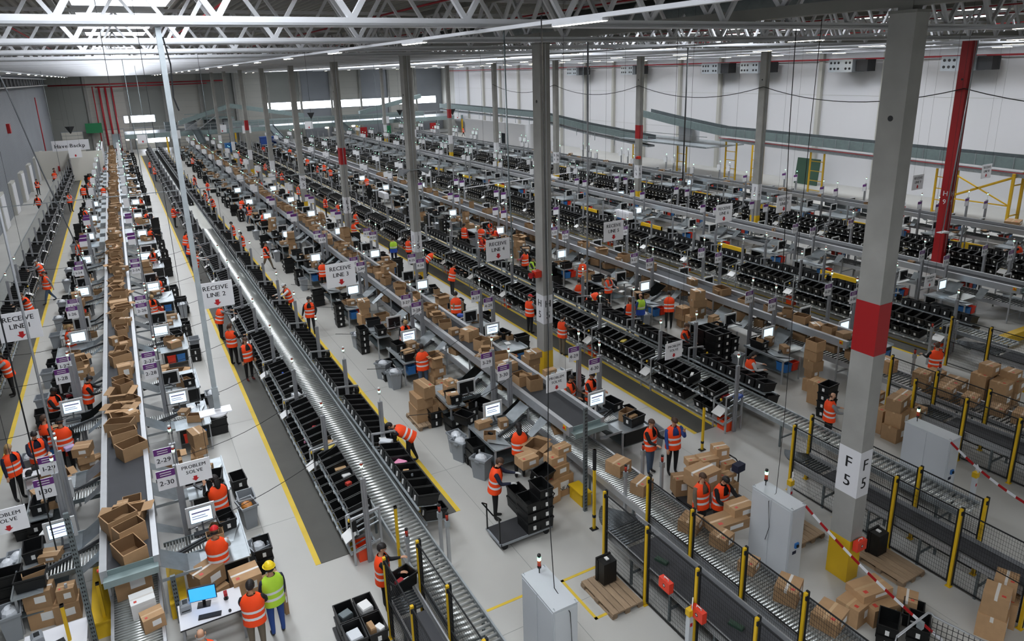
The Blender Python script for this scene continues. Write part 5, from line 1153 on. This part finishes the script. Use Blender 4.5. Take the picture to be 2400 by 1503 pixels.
for i, (n_, x, y, z, a, b_, c_, m_) in enumerate(IT): item(n_, x, y, z, a, b_, c_, m_, .2*i, '%s lying in a tote of the racks along the %s roller conveyor' % (n_.replace('_', ' '), 'first' if x < 0 else 'second'))
# ================================================================== desks
def desk(x0, y0, x1, y1, label):
    t = thing('desk', label, 'desk', ((x0+x1)/2, (y0+y1)/2, 0)); w_, d = (x1-x0)/2, (y1-y0)/2
    parts(t, [('desk_top', MB().box(-w_, -d, .72, w_, d, .75).mesh('desk_top', 'white_paint')), ('edge', MB().box(-w_-.005, -d-.005, .715, w_+.005, -d, .745).mesh('edge', 'dark'))]+[('leg', MB().bar((sx*(w_-.05), sy*(d-.05), 0), (sx*(w_-.05), sy*(d-.05), .72), .05).mesh('leg', 'profile')) for sx in (-1, 1) for sy in (-1, 1)]+[('crossbar', MB().bar((-w_+.05, d-.05, .3), (w_-.05, d-.05, .3), .04).mesh('crossbar', 'profile'))])
desk(-13.35, 5.3, -12.12, 6.1, 'white desk with blue screen before two people')
desk(-16.1, 6.0, -15.0, 6.75, 'white desk in the lower left corner')
t = thing('computer_monitor', 'computer monitor with bright blue screen on the white desk', 'monitor', (-12.85, 5.85, .75), -.2)
parts(t, [('foot', MB().box(-.13, -.09, 0, .13, .1, .015).mesh('foot', 'black')), ('stand', MB().box(-.03, .03, 0, .03, .06, .25).mesh('stand', 'black')), ('housing', MB().box(-.27, 0, .12, .27, .04, .46).mesh('housing', 'black')), ('screen', MB().box(-.255, -.004, .135, .255, 0, .445).mesh('screen', 'screen_blue'))])
kq = MB().box(-.22, -.07, 0, .22, .07, .02)
for a in range(14):
    for c in range(5): kq.box(-.21+a*.03, -.06+c*.025, .02, -.186+a*.03, -.04+c*.025, .028)
kbm = kq.mesh('keyboard', 'dark')
solo('keyboard', kbm, 'black keyboard on the white desk before two people', 'keyboard', (-12.78, 5.45, .75), (0, 0, -.2)); solo('keyboard', kbm, 'dark keyboard on the desk in the lower left corner', 'keyboard', (-15.6, 6.2, .75), (0, 0, .3))
solo('computer_mouse', MB().ell((0, 0, .012), (.03, .05, .018), 10, 6).mesh('computer_mouse', 'black', True), 'black mouse beside the keyboard on the white desk', 'mouse', (-12.4, 5.38, .755))
def printer(x, y, z, rz, label):
    t = thing('label_printer', label, 'printer', (x, y, z), rz); parts(t, [('body', MB().loft([g(.1, .12, 0), g(.11, .13, .08), g(.1, .12, .16), g(.06, .09, .2)]).mesh('body', 'grey_plastic')), ('front_slot', MB().box(-.08, -.135, .05, .08, -.12, .07).mesh('front_slot', 'black')), ('window', MB().box(-.05, -.08, .198, .05, .06, .205).mesh('window', 'glass_dark'))])
printer(-13.2, 5.9, .75, 0, 'grey label printer at the left end of the white desk'); printer(-15.85, 6.45, .75, .2, 'grey label printer on the lower left desk')
t = thing('barcode_scanner', 'hand scanner in its stand on the white desk', 'scanner', (-12.42, 5.8, .75)); parts(t, [('cradle', MB().cyl((0, 0, 0), (0, 0, .03), .05, 10).bar((0, 0, .02), (0, 0, .12), .025).mesh('cradle', 'black')), ('scan_head', MB().box(-.035, -.08, .12, .035, .05, .18).mesh('scan_head', 'red_cloth'))])
carton(-12.7, 6.8, .55, .62, .5, .42, .5, 'large worn orange brown carton behind the desk monitor', tp='white'); carton(-11.95, 6.35, .4, .6, .55, .45, .1, 'large taped carton before the red capped person', tp='white'); carton(-11.75, 6.35, 0, .9, .5, .4, .15, 'brown carton under the large taped one'); carton(-12.7, 6.7, 0, .7, .5, .5, .4, 'brown carton under the worn one behind the desk')
carton(-11.35, 5.9, 0, .08, .7, .9, .25, 'flat brown cardboard panel leaning behind the lime vest')
carton(-14.1, 6.9, LZ+.03, .7, .35, .55, .1, 'large brown carton standing on rollers below the first belt end'); carton(-13.95, 6.15, LZ+.03, .45, .4, .35, .1, 'white carton with red sticker on the near rollers', tp='white', white=True)
carton(-13.8, 5.6, LZ+.03, .4, .35, .3, .2, 'small brown carton on the near rollers at the bottom edge')
# left corner
carton(-15.95, 8.1, .5, .52, .4, .4, -.15, 'brown carton with two labels in the lower left', tp='white'); carton(-15.45, 8.0, .45, .34, .3, .35, -.1, 'smaller brown carton right of the one with two labels'); carton(-15.9, 8.15, 0, .6, .5, .5, -.1, 'brown carton at floor level in the lower left'); carton(-15.5, 8.05, 0, .5, .45, .45, 0, 'second brown carton at floor level in the lower left')
for i, (x, y, z) in enumerate(((-16.25, 8.6, .55), (-16.3, 8.7, .27), (-16.7, 8.9, .3), (-16.7, 8.9, .02), (-16.2, 11.2, .55), (-16.2, 11.2, .27))): one_tote(x, y, z, PI/2-.1, 'black tote %s in the lower left' % ('tilted open beside the table end', 'under the open one', 'at the outer edge, upper', 'at the outer edge, lower', 'with cable goods beside the sign', 'below the one with cable goods')[i])
for i, (x, y, lb) in enumerate(((-16.55, 10.0, 'with coloured rubbish at the left edge'), (-16.5, 7.95, 'in the lower left corner'), (-11.45, 9.4, 'with copper coloured wrapping beside line 2'), (-11.5, 7.5, 'with white bag beside the red capped person'), (-5.25, 9.4, 'before the near line 3 table'), (-5.15, 8.2, 'with white paper before the near line 3 table'), (-5.3, 16.4, 'beside the jeans wearing person, farther'), (-5.2, 15.4, 'beside the jeans wearing person, nearer'))):
    t = thing('waste_bin', 'grey bin %s' % lb, 'bin', (x, y, 0), PI/2+.1*i); parts(t, [('body', bin_body), ('handle', bin_hand)]); obj('rubbish', bag_me if i not in (2,) else MB().ell((0, 0, .58), (.2, .15, .1), 9, 6).mesh('rubbish', 'brass'), t)
t = thing('shelf_trolley', 'white three shelf trolley beside the people at the left edge', 'trolley', (-16.35, 13.75, 0), .1)
parts(t, [('shelf', MB().box(-.35, -.28, z, .35, .28, z+.03).mesh('shelf', 'white_paint')) for z in (.2, .55, .9)]+[('upright', MB().bar((sx*.33, sy*.26, .1), (sx*.33, sy*.26, .95), .03).mesh('upright', 'alu')) for sx in (-1, 1) for sy in (-1, 1)]+[('wheel', MB().cyl((sx*.3, sy*.24-.02, .06), (sx*.3, sy*.24+.02, .06), .06, 10).mesh('wheel', 'rubber')) for sx in (-1, 1) for sy in (-1, 1)])
carton(-16.2, 13.7, .58, .35, .3, .22, .1, 'small brown carton on the middle shelf of the white trolley'); item('black_device', -16.35, 13.85, .93, .3, .16, .1, 'black', .2, 'black device on top of the white trolley', 'device'); item('paper_sheets', -16.15, 13.6, .93, .22, .3, .02, 'paper', .3, 'white papers on top of the white trolley', 'paper'); solo('baseball_cap', HAIR['cap'].mesh('baseball_cap', 'black_cloth', True), 'black cap lying on the white trolley', 'cap', (-16.55, 13.65, .78))
# perforated steel uprights
def upright(x, y, h, label, r=(0, 0, 0)):
    t = thing('steel_upright', label, 'post', (x, y, 0), 0, None, r); obj('column', MB().box(-.05, -.035, 0, .05, .035, h).mesh('column', 'galv_dark'), t)
    hm_ = MB().box(-.03, -.037, 0, -.008, -.035, .045).box(.008, -.037, 0, .03, -.035, .045).mesh('slot', 'black')
    for k in range(int(h/.1)): obj('slot', hm_, t, (0, 0, .05+k*.1))
upright(-3.5, 5.3, 3.05, 'tall perforated steel upright at the near end of the second belt'); upright(-14.95, 6.6, 3.3, 'perforated steel upright at the lower left belt end'); upright(-13.35, 6.55, 1.2, 'short perforated steel upright right of the first belt end')
safety_post(-15.3, 6.2, 1.6, 'thick yellow post in the lower left', False); safety_post(-14.75, 7.0, 1.3, 'yellow post left of the near rollers', False)
# small controls along the near conveyors
def lamp_post(x, y, h, label):
    t = thing('signal_post', label, 'post', (x, y, 0)); parts(t, [('pole', MB().bar((0, 0, 0), (0, 0, h), .07).mesh('pole', 'alu')), ('box', MB().box(-.05, -.05, h-.12, .05, .05, h+.04).mesh('box', 'galv')), ('beacon', MB().cyl((0, 0, h+.06), (0, 0, h+.2), .035, 10).mesh('beacon', 'lens_red', True)), ('beacon_cap', MB().cyl((0, 0, h+.2), (0, 0, h+.24), .037, 10).cyl((0, 0, h+.02), (0, 0, h+.07), .03, 8).mesh('beacon_cap', 'black'))])
for i, (x, y, h) in enumerate(((-7.7, 5.2, 1.5), (-7.65, 4.88, 1.45), (-8.68, 4.75, 1.5), (-1.9, 4.9, 1.5), (-1.75, 4.3, 1.4), (-2.95, 4.3, 1.5), (7.0, 5.2, 1.5), (10.0, 4.0, 1.4), (10.2, 5.0, 1.5), (13.2, 6.2, 1.5))): lamp_post(x, y, h, 'short grey signal post with red beacon, %s along the near conveyor ends' % nth(i+1))
def kit(x, y, z, rz, label):
    t = thing('first_aid_kit', label, 'first aid kit', (x, y, z), rz); q = MB().box(-.025, -.062, -.008, .025, -.058, .008).box(-.008, -.062, -.025, .008, -.058, .025)
    parts(t, [('case', MB().box(-.16, -.06, -.12, .16, .06, .12).mesh('case', 'kit_orange')), ('handle', MB().tube([(-.06, 0, .12), (-.06, 0, .16), (.06, 0, .16), (.06, 0, .12)], .01, 5).mesh('handle', 'white_paint')), ('cross_field', MB().cyl((0, -.0605, 0), (0, -.0595, 0), .04, 12).mesh('cross_field', 'black')), ('cross', q.mesh('cross', 'white_paint'))])
kit(-4.42, 1.05, 1.1, PI*1.5, 'orange first aid kit on the mesh fence, farther one'); kit(-4.42, .1, 1.1, PI*1.5, 'orange first aid kit on the mesh fence, nearer one'); kit(.2, -.1, 1.0, 0, 'orange first aid kit on the yellow base of column F 5')
for i, (x, y, z) in enumerate(((-3.8, 1.9, .82), (-3.8, -.3, .82))): item('green_tray', x, y, z, .12, .3, .06, 'green_board', .3, 'dark green tray on the spur conveyor, %s one' % ('farther', 'nearer')[i], 'tray')
def scan_post(x, y, label):
    t = thing('control_pedestal', label, 'post', (x, y, 0)); parts(t, [('column', MB().box(-.05, -.05, 0, .05, .05, 1.0).mesh('column', 'cabinet')), ('control_box', MB().box(-.07, -.06, 1.0, .07, .06, 1.14).mesh('control_box', 'yellow_paint')), ('cover', MB().bar((.0, -.05, 1.16), (.14, .08, 1.2), .02, .22).mesh('cover', 'white_paint')), ('warning_mark', MB().box(-.03, -.053, .75, .03, -.05, .83).mesh('warning_mark', 'print_red'))])
scan_post(-4.5, .25, 'white control pedestal before the mesh fence'); scan_post(.8, 2.3, 'white control pedestal left behind column F 5'); scan_post(5.1, .1, 'white control pedestal right of the far cabinet')
# roll cage at the lower right corner
t = thing('roll_cage', 'grey tubular roll cage with net at the lower right', 'roll cage', (-1.35, -2.75, 0))
parts(t, [('tube_frame', MB().tube([(-.75, .35, .2), (-.75, .35, 1.35), (-.7, .35, 1.45), (.2, .35, 1.55), (.3, .35, 1.5), (.33, .3, 1.45), (.55, -.45, 1.4), (.6, -.5, .2)], .022, 7).mesh('tube_frame', 'alu', True)), ('clamp', MB().box(-.03, .3, 1.3, .05, .4, 1.45).mesh('clamp', 'galv')), ('base', MB().box(-.75, -.5, .15, .6, .35, .2).mesh('base', 'galv_dark'))])
q = MB()
for k in range(10): q.bar((.3+.025*k, .3-.08*k, .3), (.3+.025*k, .3-.08*k, 1.42), .008)
for k in range(10): q.bar((.3, .3, .35+k*.11), (.55, -.45, .35+k*.11), .008)
obj('net', q.mesh('net', 'rubber'), t)

# yellow kick plates and steps at the belt ends
solo('kick_plate', MB().box(-3.5, 5.45, 0, -3.2, 6.05, .38).box(-3.55, 5.4, .38, -3.2, 6.05, .42).mesh('kick_plate', 'yellow_paint'), 'yellow kick plate beside the near end of the second belt', 'barrier')
solo('kick_plate', MB().box(-14.95, 6.9, 0, -14.6, 9.2, .4).box(-15.0, 6.85, .4, -14.6, 9.2, .44).mesh('kick_plate', 'yellow_paint'), 'yellow kick plate left of the first belt end', 'barrier')
solo('kick_plate', MB().box(-13.5, 6.7, 0, -13.2, 8.2, .4).box(-13.5, 6.65, .4, -13.15, 8.2, .44).mesh('kick_plate', 'yellow_paint'), 'yellow kick plate right of the first belt end', 'barrier')
solo('kick_plate', MB().box(16.9, 5.6, 0, 19.5, 5.8, .4).box(16.9, 5.55, .4, 19.5, 5.85, .44).mesh('kick_plate', 'yellow_paint'), 'long yellow barrier at the right edge beyond the standing person', 'barrier')
def near_station(x, y):
    best = min(((abs(x-(e if sd else e)), bi, sd) for bi, (a, c) in enumerate(BELTS) for sd, e in ((0, a-1.5), (1, c+1.5))))
    bi, sd = best[1], best[2]; k = max(0, min(14, round((y-(9.25 if sd else 10.35))/PPY))); yc = (9.25 if sd else 10.35)+PPY*k
    return '%d-%d' % (2*bi+1+sd, (29 if y > yc else 30)-2*k)
# loose papers, scanners and small goods on the nearer tables
SM = [(-12.75, 7.9, 'paper', 'papers'), (-12.3, 7.4, 'paper', 'sheet'), (-12.6, 15.2, 'paper', 'sheets'), (-12.2, 15.6, 'paper', 'form'), (-15.9, 10.2, 'paper', 'sheet'), (-15.6, 14.6, 'lilac', 'purple packs'), (-16.0, 22.0, 'lilac', 'purple wrap'), (-4.2, 8.9, 'paper', 'slip'), (-4.4, 15.9, 'paper', 'folder'), (-4.3, 20.0, 'pink', 'pink packs'), (-1.0, 7.8, 'paper', 'paper bag'), (-.6, 14.9, 'paper', 'wrap'), (-.8, 18.9, 'blue_item', 'blue packs'), (7.5, 12.0, 'paper', 'roll'), (7.3, 17.8, 'paper', 'forms'), (-12.4, 22.9, 'paper', 'letters'), (-15.8, 18.9, 'red_cloth', 'red packs')]
for i, (x, y, m_, n_) in enumerate(SM): item('small_goods', x, y, .935, .28, .2, .03 if m_ == 'paper' else .1, m_, .7*i, '%s lying loose on the work table of station %s' % (n_, near_station(x, y)), 'goods')
gun = [('grip', MB().bar((0, 0, 0), (0, .02, .12), .035).mesh('grip', 'black')), ('scan_head', MB().box(-.03, -.1, .1, .03, .05, .16).mesh('scan_head', 'black')), ('stand', MB().cyl((0, 0, 0), (0, 0, .015), .07, 12).mesh('stand', 'dark'))]
for i, (x, y) in enumerate(((-12.0, 8.2), (-11.95, 10.2), (-12.0, 15.6), (-12.1, 17.6), (-15.95, 9.2), (-4.6, 8.6), (-4.6, 10.9), (-4.7, 15.9), (-.3, 7.7), (-.4, 15.2), (11.6, 9.9), (7.2, 8.8), (7.2, 16.3))): parts(thing('hand_scanner', 'black hand scanner on the table edge of station %s' % near_station(x, y), 'scanner', (x, y, .935), i*.7), gun)
# ================================================================== right wall, far end
t = thing('wall_conveyor', 'raised grey conveyor running along the white right wall', 'conveyor')
def ribbon(pts, h, w_, m):
    B = MB()
    for (p, q) in zip(pts, pts[1:]):
        B.loft([[(p[0], p[1], p[2]), (p[0]+w_, p[1], p[2]), (p[0]+w_, p[1], p[2]+h), (p[0], p[1], p[2]+h)], [(q[0], q[1], q[2]), (q[0]+w_, q[1], q[2]), (q[0]+w_, q[1], q[2]+h), (q[0], q[1], q[2]+h)]])
    return B.mesh('r', m)
WP = [(39.5, 6, 3.9), (39.5, 44, 4.6), (39.5, 51, 5.3), (39.5, 56, 5.9)]
obj('near_side_panel', ribbon(WP, .75, .06, 'galv_green'), t); obj('far_side_panel', ribbon([(p[0]+1.2, p[1], p[2]) for p in WP], .85, .06, 'galv_dark'), t); obj('belt', ribbon([(p[0]+.06, p[1], p[2]+.3) for p in WP], .05, 1.14, 'belt'), t)
obj('under_beam', ribbon([(p[0]+.1, p[1], p[2]-.55) for p in WP[:2]], .2, 1.3, 'galv'), t); obj('pipe', ribbon([(p[0]-.05, p[1], p[2]-.25) for p in WP[:2]], .05, .05, 'sprinkler_red'), t)
st = MB().box(-.03, -.03, 0, .0, .03, .78).mesh('stiffener', 'galv')
for k in range(30): obj('stiffener', st, t, (39.5, 7+k*1.25, 3.9+.7*(1+k*1.25)/38))
t2 = thing('wall_conveyor', 'raised grey conveyor on the far part of the right wall', 'conveyor')
WP2 = [(38.6, 54, 3.2), (38.6, 66, 3.9), (38.6, 78, 4.9), (38.6, 112, 5.2)]
obj('near_side_panel', ribbon(WP2, .75, .06, 'galv_green'), t2); obj('far_side_panel', ribbon([(p[0]+1.2, p[1], p[2]) for p in WP2], .8, .06, 'galv_dark'), t2); obj('belt', ribbon([(p[0]+.06, p[1], p[2]+.3) for p in WP2], .05, 1.14, 'belt'), t2); obj('under_beam', ribbon([(p[0]+.1, p[1], p[2]-.5) for p in WP2], .2, 1.0, 'galv'), t2)
sp = MB().box(-.03, -.03, -1.2, .03, .03, 0).mesh('hanger', 'galv')
for k in range(14): obj('hanger', sp, t2, (38.6, 56+k*4, 3.3+min(k*4*.085, 1.8)))
solo('platform', MB().box(37.8, 44, 3.4, 43, 58, 3.55).box(37.8, 44, 4.5, 37.85, 58, 4.55).box(37.8, 44, 4.0, 37.84, 58, 4.04).mesh('platform', 'galv'), 'grey platform with handrail beside the raised conveyor', 'platform')
solo('control_cabinet', MB().box(40.5, 49, 3.55, 41.6, 51, 5.6).box(40.45, 49.05, 3.7, 40.5, 49.95, 5.5).box(40.45, 50.05, 3.7, 40.5, 50.95, 5.5).mesh('control_cabinet', 'cabinet'), 'grey cabinet standing on the platform at the right wall', 'cabinet')
for i, (y, x, h) in enumerate(((58.5, 40.8, 3.3), (50.5, 40.6, 3.8), (43.4, 40.6, 4.1), (41.5, 42.3, 4.1), (33.1, 40.4, 4.0), (26.5, 40.0, 4.0), (21.5, 39.8, 3.8))):
    h = 3.3+.0184*(y-6) if y < 50 else 3.0
    t = thing('support_ladder', 'yellow ladder frame holding up the wall conveyor, %s from the left' % nth(i+1), 'support frame', (x, y, 0))
    for s_ in (-.7, .7): obj('stile', MB().box(-.06, s_-.06, 0, .06, s_+.06, h).mesh('stile', 'yellow_steel'), t)
    for k in range(int(h/.85)): obj('rung', MB().box(-.03, -.7, .4+k*.85, .03, .7, .46+k*.85).mesh('rung', 'yellow_steel'), t)
t = thing('support_tower', 'yellow braced tower under the conveyor at the right edge', 'support frame', (39.8, 17.6, 0))
for sx in (-.4, .9):
    for sy in (-.8, 3.6): obj('stile', MB().box(sx-.08, sy-.08, 0, sx+.08, sy+.08, 3.8).mesh('stile', 'yellow_steel'), t)
for (a, c) in (((-.4, -.8, 3.6), (-.4, 3.6, 1.6)), ((-.4, -.8, 1.6), (-.4, 3.6, 3.6)), ((-.4, -.8, 1.6), (-.4, 3.6, 1.6)), ((.9, -.8, 3.6), (.9, 3.6, 1.6)), ((-.4, -.8, .9), (.9, -.8, .9)), ((-.4, -.8, 3.0), (.9, -.8, 3.0))): obj('brace', MB().bar(a, c, .08).mesh('brace', 'yellow_steel'), t)
solo('green_board', MB().box(0, 0, 0, .08, 2.6, 2.5).mesh('green_board', 'green_board'), 'dark green board leaning at the foot of the right wall', 'board', (44.6, 36.2, 0), (0, .12, 0))
carton(36.5, 15, 1.0, 1.2, .8, .3, .3, 'flattened cardboard heap beyond line 10')
t = thing('hazard_sign', 'red and white striped sign beside the red column', 'sign', (36, 22, 0))
for k in range(5): obj('stripe', MB().box(-.15, -.02, k*.3, .15, .02, k*.3+.28).mesh('stripe', 'red_paint' if k % 2 else 'white_paint'), t)
# white room and far end
t = thing('white_room', 'low white partition room near the far right corner', 'room', (38, 80, 0)); parts(t, [('front_wall', MB().box(-.1, 0, 0, 0, 20, 3.9).mesh('front_wall', 'wall_white')), ('side_wall', MB().box(0, -.1, 0, 5, 0, 3.9).mesh('side_wall', 'wall_white')), ('doorway', MB().box(-.12, 6, 0, -.1, 7.2, 2.3).mesh('doorway', 'glass_dark'))])
t = thing('white_room', 'white partition room with lettering in the far left', 'room', (-18.3, 91, 0))
q = MB(); text(q, 'Have Backp', .62, .2, 3.95, -.07)
parts(t, [('front_wall', MB().box(-3.9, 4, 0, 0, 4.1, 3.4).box(0, -.1, 0, 3.4, 0, 3.4).mesh('front_wall', 'ivory')), ('side_wall', MB().box(3.3, 0, 0, 3.4, 12, 3.6).box(-.1, 0, 0, 0, 4, 3.4).mesh('side_wall', 'wall_white')), ('banner', MB().box(-1.6, -.05, 3.6, 2.2, 0, 4.8).mesh('banner', 'white_paint')), ('lettering', q.mesh('lettering', 'print_black')), ('extinguisher', MB().cyl((-1.6, 3.9, .6), (-1.6, 3.9, 1.5), .1, 8).mesh('extinguisher', 'red_paint'))])
# far mezzanine
t = thing('mezzanine', 'grey steel mezzanine across the far end of the hall', 'mezzanine', (0, 118, 0))
obj('front_beam', MB().box(-12, 0, 2.6, 46, .2, 3.3).mesh('front_beam', 'galv_green'), t); obj('deck', MB().box(-12, .2, 3.1, 46, 8, 3.3).mesh('deck', 'galv'), t)
obj('side_panel', MB().box(4, .3, 3.6, 38, .4, 4.5).mesh('side_panel', 'galv_green'), t); obj('handrail', MB().box(-12, 0, 4.3, 46, .06, 4.36).box(-12, 0, 3.8, 46, .05, 3.85).mesh('handrail', 'alu'), t)
for k in range(24): obj('rail_post', MB().box(-12+k*2.5, 0, 3.3, -11.94+k*2.5, .06, 4.36).mesh('rail_post', 'alu'), t)
for k in range(12): obj('leg', MB().box(-11.5+k*5.2, .1, 0, -11.25+k*5.2, .35, 2.6).mesh('leg', 'yellow_steel' if k % 2 else 'profile'), t)
for (x0, x1, z0, z1) in ((-4, 4, 4.2, 6.6), (4, 16, 6.6, 4.4), (26, 38, 4.3, 6.8)): obj('incline', MB().loft([[(x0, 1, z0), (x0, 1, z0+.7), (x0, 2, z0+.7), (x0, 2, z0)], [(x1, 1, z1), (x1, 1, z1+.7), (x1, 2, z1+.7), (x1, 2, z1)]]).mesh('incline', 'galv_green'), t)
obj('upper_platform', MB().box(-3, 1.5, 4.9, 4.5, 6, 5.1).box(-3, 1.5, 5.8, 4.5, 1.56, 5.9).mesh('upper_platform', 'galv_green'), t)
for k in range(4): obj('machine', MB().box(-6+k*3, 3, 3.3, -4.2+k*3, 5, 4.7).mesh('machine', 'cabinet' if k % 2 else 'galv_dark'), t)
obj('stair', MB().bar((-1.5, .6, 3.3), (1.8, .6, 5.6), .5, .12).bar((-3.5, .8, 3.3), (-.5, .8, 5.2), .4, .1).mesh('stair', 'alu'), t)
for i, (x, y) in enumerate(((-13.2, 118), (-1.8, 117), (9.8, 117), (21.5, 117), (32.8, 117))):
    solo('feed_chute', MB().bar((x, y-7, 1.9), (x, y+1, 3.4), 1.0, .12).bar((x-.55, y-7, 2.0), (x-.55, y+1, 3.5), .05, .35).bar((x+.55, y-7, 2.0), (x+.55, y+1, 3.5), .05, .35).mesh('feed_chute', 'galv_dark'), 'inclined feed chute from the mezzanine to the %s receive belt' % nth(i+1), 'chute')
for i, x in enumerate((-11.6, -10.2, 14, 19.5, 24.3)):
    solo('far_lamp', MB().ell((0, 0, 0), (.35, .2, .14), 8, 5).mesh('far_lamp', 'spot'), 'glowing lamp under the far mezzanine, %s from the left' % nth(i+1), 'lamp', (x, 118.1 if i else 118.6, 2.5))
solo('blue_container', MB().box(-.9, -.6, 0, .9, .6, 1.3).box(-.95, -.65, 1.3, .95, .65, 1.4).mesh('blue_container', 'blue_plastic'), 'blue container under the far mezzanine left', 'container', (2.6, 113, 0)); solo('blue_container', MB().box(-1.2, -.6, 0, 1.2, .6, 2.0).box(-1.25, -.65, 2, 1.25, .65, 2.1).mesh('blue_container', 'blue_cloth'), 'large blue container under the far mezzanine right', 'container', (8.2, 112, 0))
solo('green_door_panel', MB().box(-1.2, 0, 0, 1.2, .1, 1.6).mesh('green_door_panel', 'green_sign'), 'green panel high on the far wall behind the white room', 'panel', (-16.2, 128.5, 3.2))
for i, x in enumerate((26, 30.5, 39.5)): solo('fire_door', MB().box(-.6, 0, 0, .6, .15, 2.2).box(-.5, -.03, .1, .5, 0, 2.1).mesh('fire_door', ('red_paint', 'green_sign', 'red_paint')[i]), '%s panel on the far right end wall, %s' % (('red', 'green', 'red')[i], nth(i+1)), 'panel', (x, 117.6, 0))
for i, (x, y) in enumerate(((17.8, 30.6), (6.4, 49.5), (22.8, 48))):
    for k in range(4): item('white_drum', x, y+k*.42, 1.05, .4, .38, .5, 'white_paint', 0, 'white canister, %s of the %s white row on a rack' % (nth(k+1), nth(i+1)), 'canister')
# left wall fittings
solo('control_box', MB().box(0, -.35, 0, .3, .35, .9).mesh('control_box', 'red_paint'), 'red box on a pipe high on the left wall', 'box', (-22.2, 76, 6.8))
t = thing('hazard_marker', 'yellow and black hazard marker in the far left corner', 'marker', (-21.8, 108, 0))
for k in range(5): obj('stripe', MB().box(-.2, -.2, k*.35, .2, .2, k*.35+.33).mesh('stripe', 'yellow_paint' if k % 2 else 'rubber'), t)
t = thing('cable_tray', 'white cable tray with dark slots under the roof on the left wall', 'cable tray', (-21.6, 0, 11.0)); obj('tray', MB().box(-.5, 10, .9, .3, 126, 1.0).box(-.5, 10, 0, .3, 126, .1).mesh('tray', 'truss'), t)
sl = MB().box(.0, 0, .12, .05, 1.6, .85).mesh('unit', 'dark')
for k in range(34): obj('unit', sl, t, (.2, 14+k*3.2, 0))
# reflective traffic mirrors (inverted dark triangles)
for i, (x, y, z) in enumerate(((-18.8, 112, 5.0), (15.5, 112, 5.2), (31, 112, 4.9), (37.5, 104, 5.0))): solo('hanging_pyramid', MB().cyl((0, 0, -.7), (0, 0, .3), .05, 4, 0, .6).cyl((0, 0, .25), (0, 0, 14.42-z), .012, 5).mesh('hanging_pyramid', 'dark'), 'dark inverted pyramid hanging at the far end, %s from the left' % nth(i+1), 'fixture', (x, y, z))

# ================================================================== totes and cartons: the 300 nearest as things, the rest joined
TOTES.sort(key=lambda a: a[0])
used = sum(1 for o in C.objects if o.name.split('.')[0] == 'tote' and not o.parent)
NT = 300-used; st = MB()
for n_, (d, x, y, z, rz, tl, lb) in enumerate(TOTES):
    if n_ < NT:
        o = solo('tote', tote_me, lb, 'tote', (x, y, z), (0, tl, rz), 'black totes'); obj('label', tlab, o); obj('label', tlab2, o)
        if d < 24: ribs(o)
    else:
        st.add(TOTE_L, Matrix.Translation((x, y, z)) @ Euler((0, tl, rz)).to_matrix().to_4x4())
o = obj('distant_totes', st.mesh('distant_totes', ['black', 'paper']), kind='stuff'); tag(o, 'mass of black totes in the distant racks and stacks', 'totes')
CARTONS.sort(key=lambda a: a[0])
used = sum(1 for o in C.objects if o.name.split('.')[0] == 'carton' and not o.parent)
NC = 300-used; sc_ = MB()
for n_, (d, x, y, z, l, w_, h, rz, kd, lb) in enumerate(CARTONS):
    if n_ < NC:
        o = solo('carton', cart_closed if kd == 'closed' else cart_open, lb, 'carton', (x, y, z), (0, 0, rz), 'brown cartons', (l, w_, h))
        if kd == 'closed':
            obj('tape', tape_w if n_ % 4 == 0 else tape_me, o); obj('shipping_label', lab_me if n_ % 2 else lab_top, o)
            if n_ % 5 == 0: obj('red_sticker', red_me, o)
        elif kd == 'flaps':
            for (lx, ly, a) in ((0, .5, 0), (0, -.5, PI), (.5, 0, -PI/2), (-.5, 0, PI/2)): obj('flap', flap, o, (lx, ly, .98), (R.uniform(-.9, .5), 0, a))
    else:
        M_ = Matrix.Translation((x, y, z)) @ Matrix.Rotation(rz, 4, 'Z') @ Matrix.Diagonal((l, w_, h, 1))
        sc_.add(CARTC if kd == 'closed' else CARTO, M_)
o = obj('distant_cartons', sc_.mesh('distant_cartons', ['carton', 'carton_in', 'paper']), kind='stuff'); tag(o, 'mass of brown cartons on the distant belts and tables', 'cartons')
dup = [k for k, v in LABELS.items() if len(v) > 1]
print('TOTES', len(TOTES), 'CARTONS', len(CARTONS), 'OBJECTS', len(C.objects), 'DUPLABELS', len(dup), dup[:10])
print('LONG', [k for k in LABELS if not 4 <= len(k.split()) <= 16][:12])
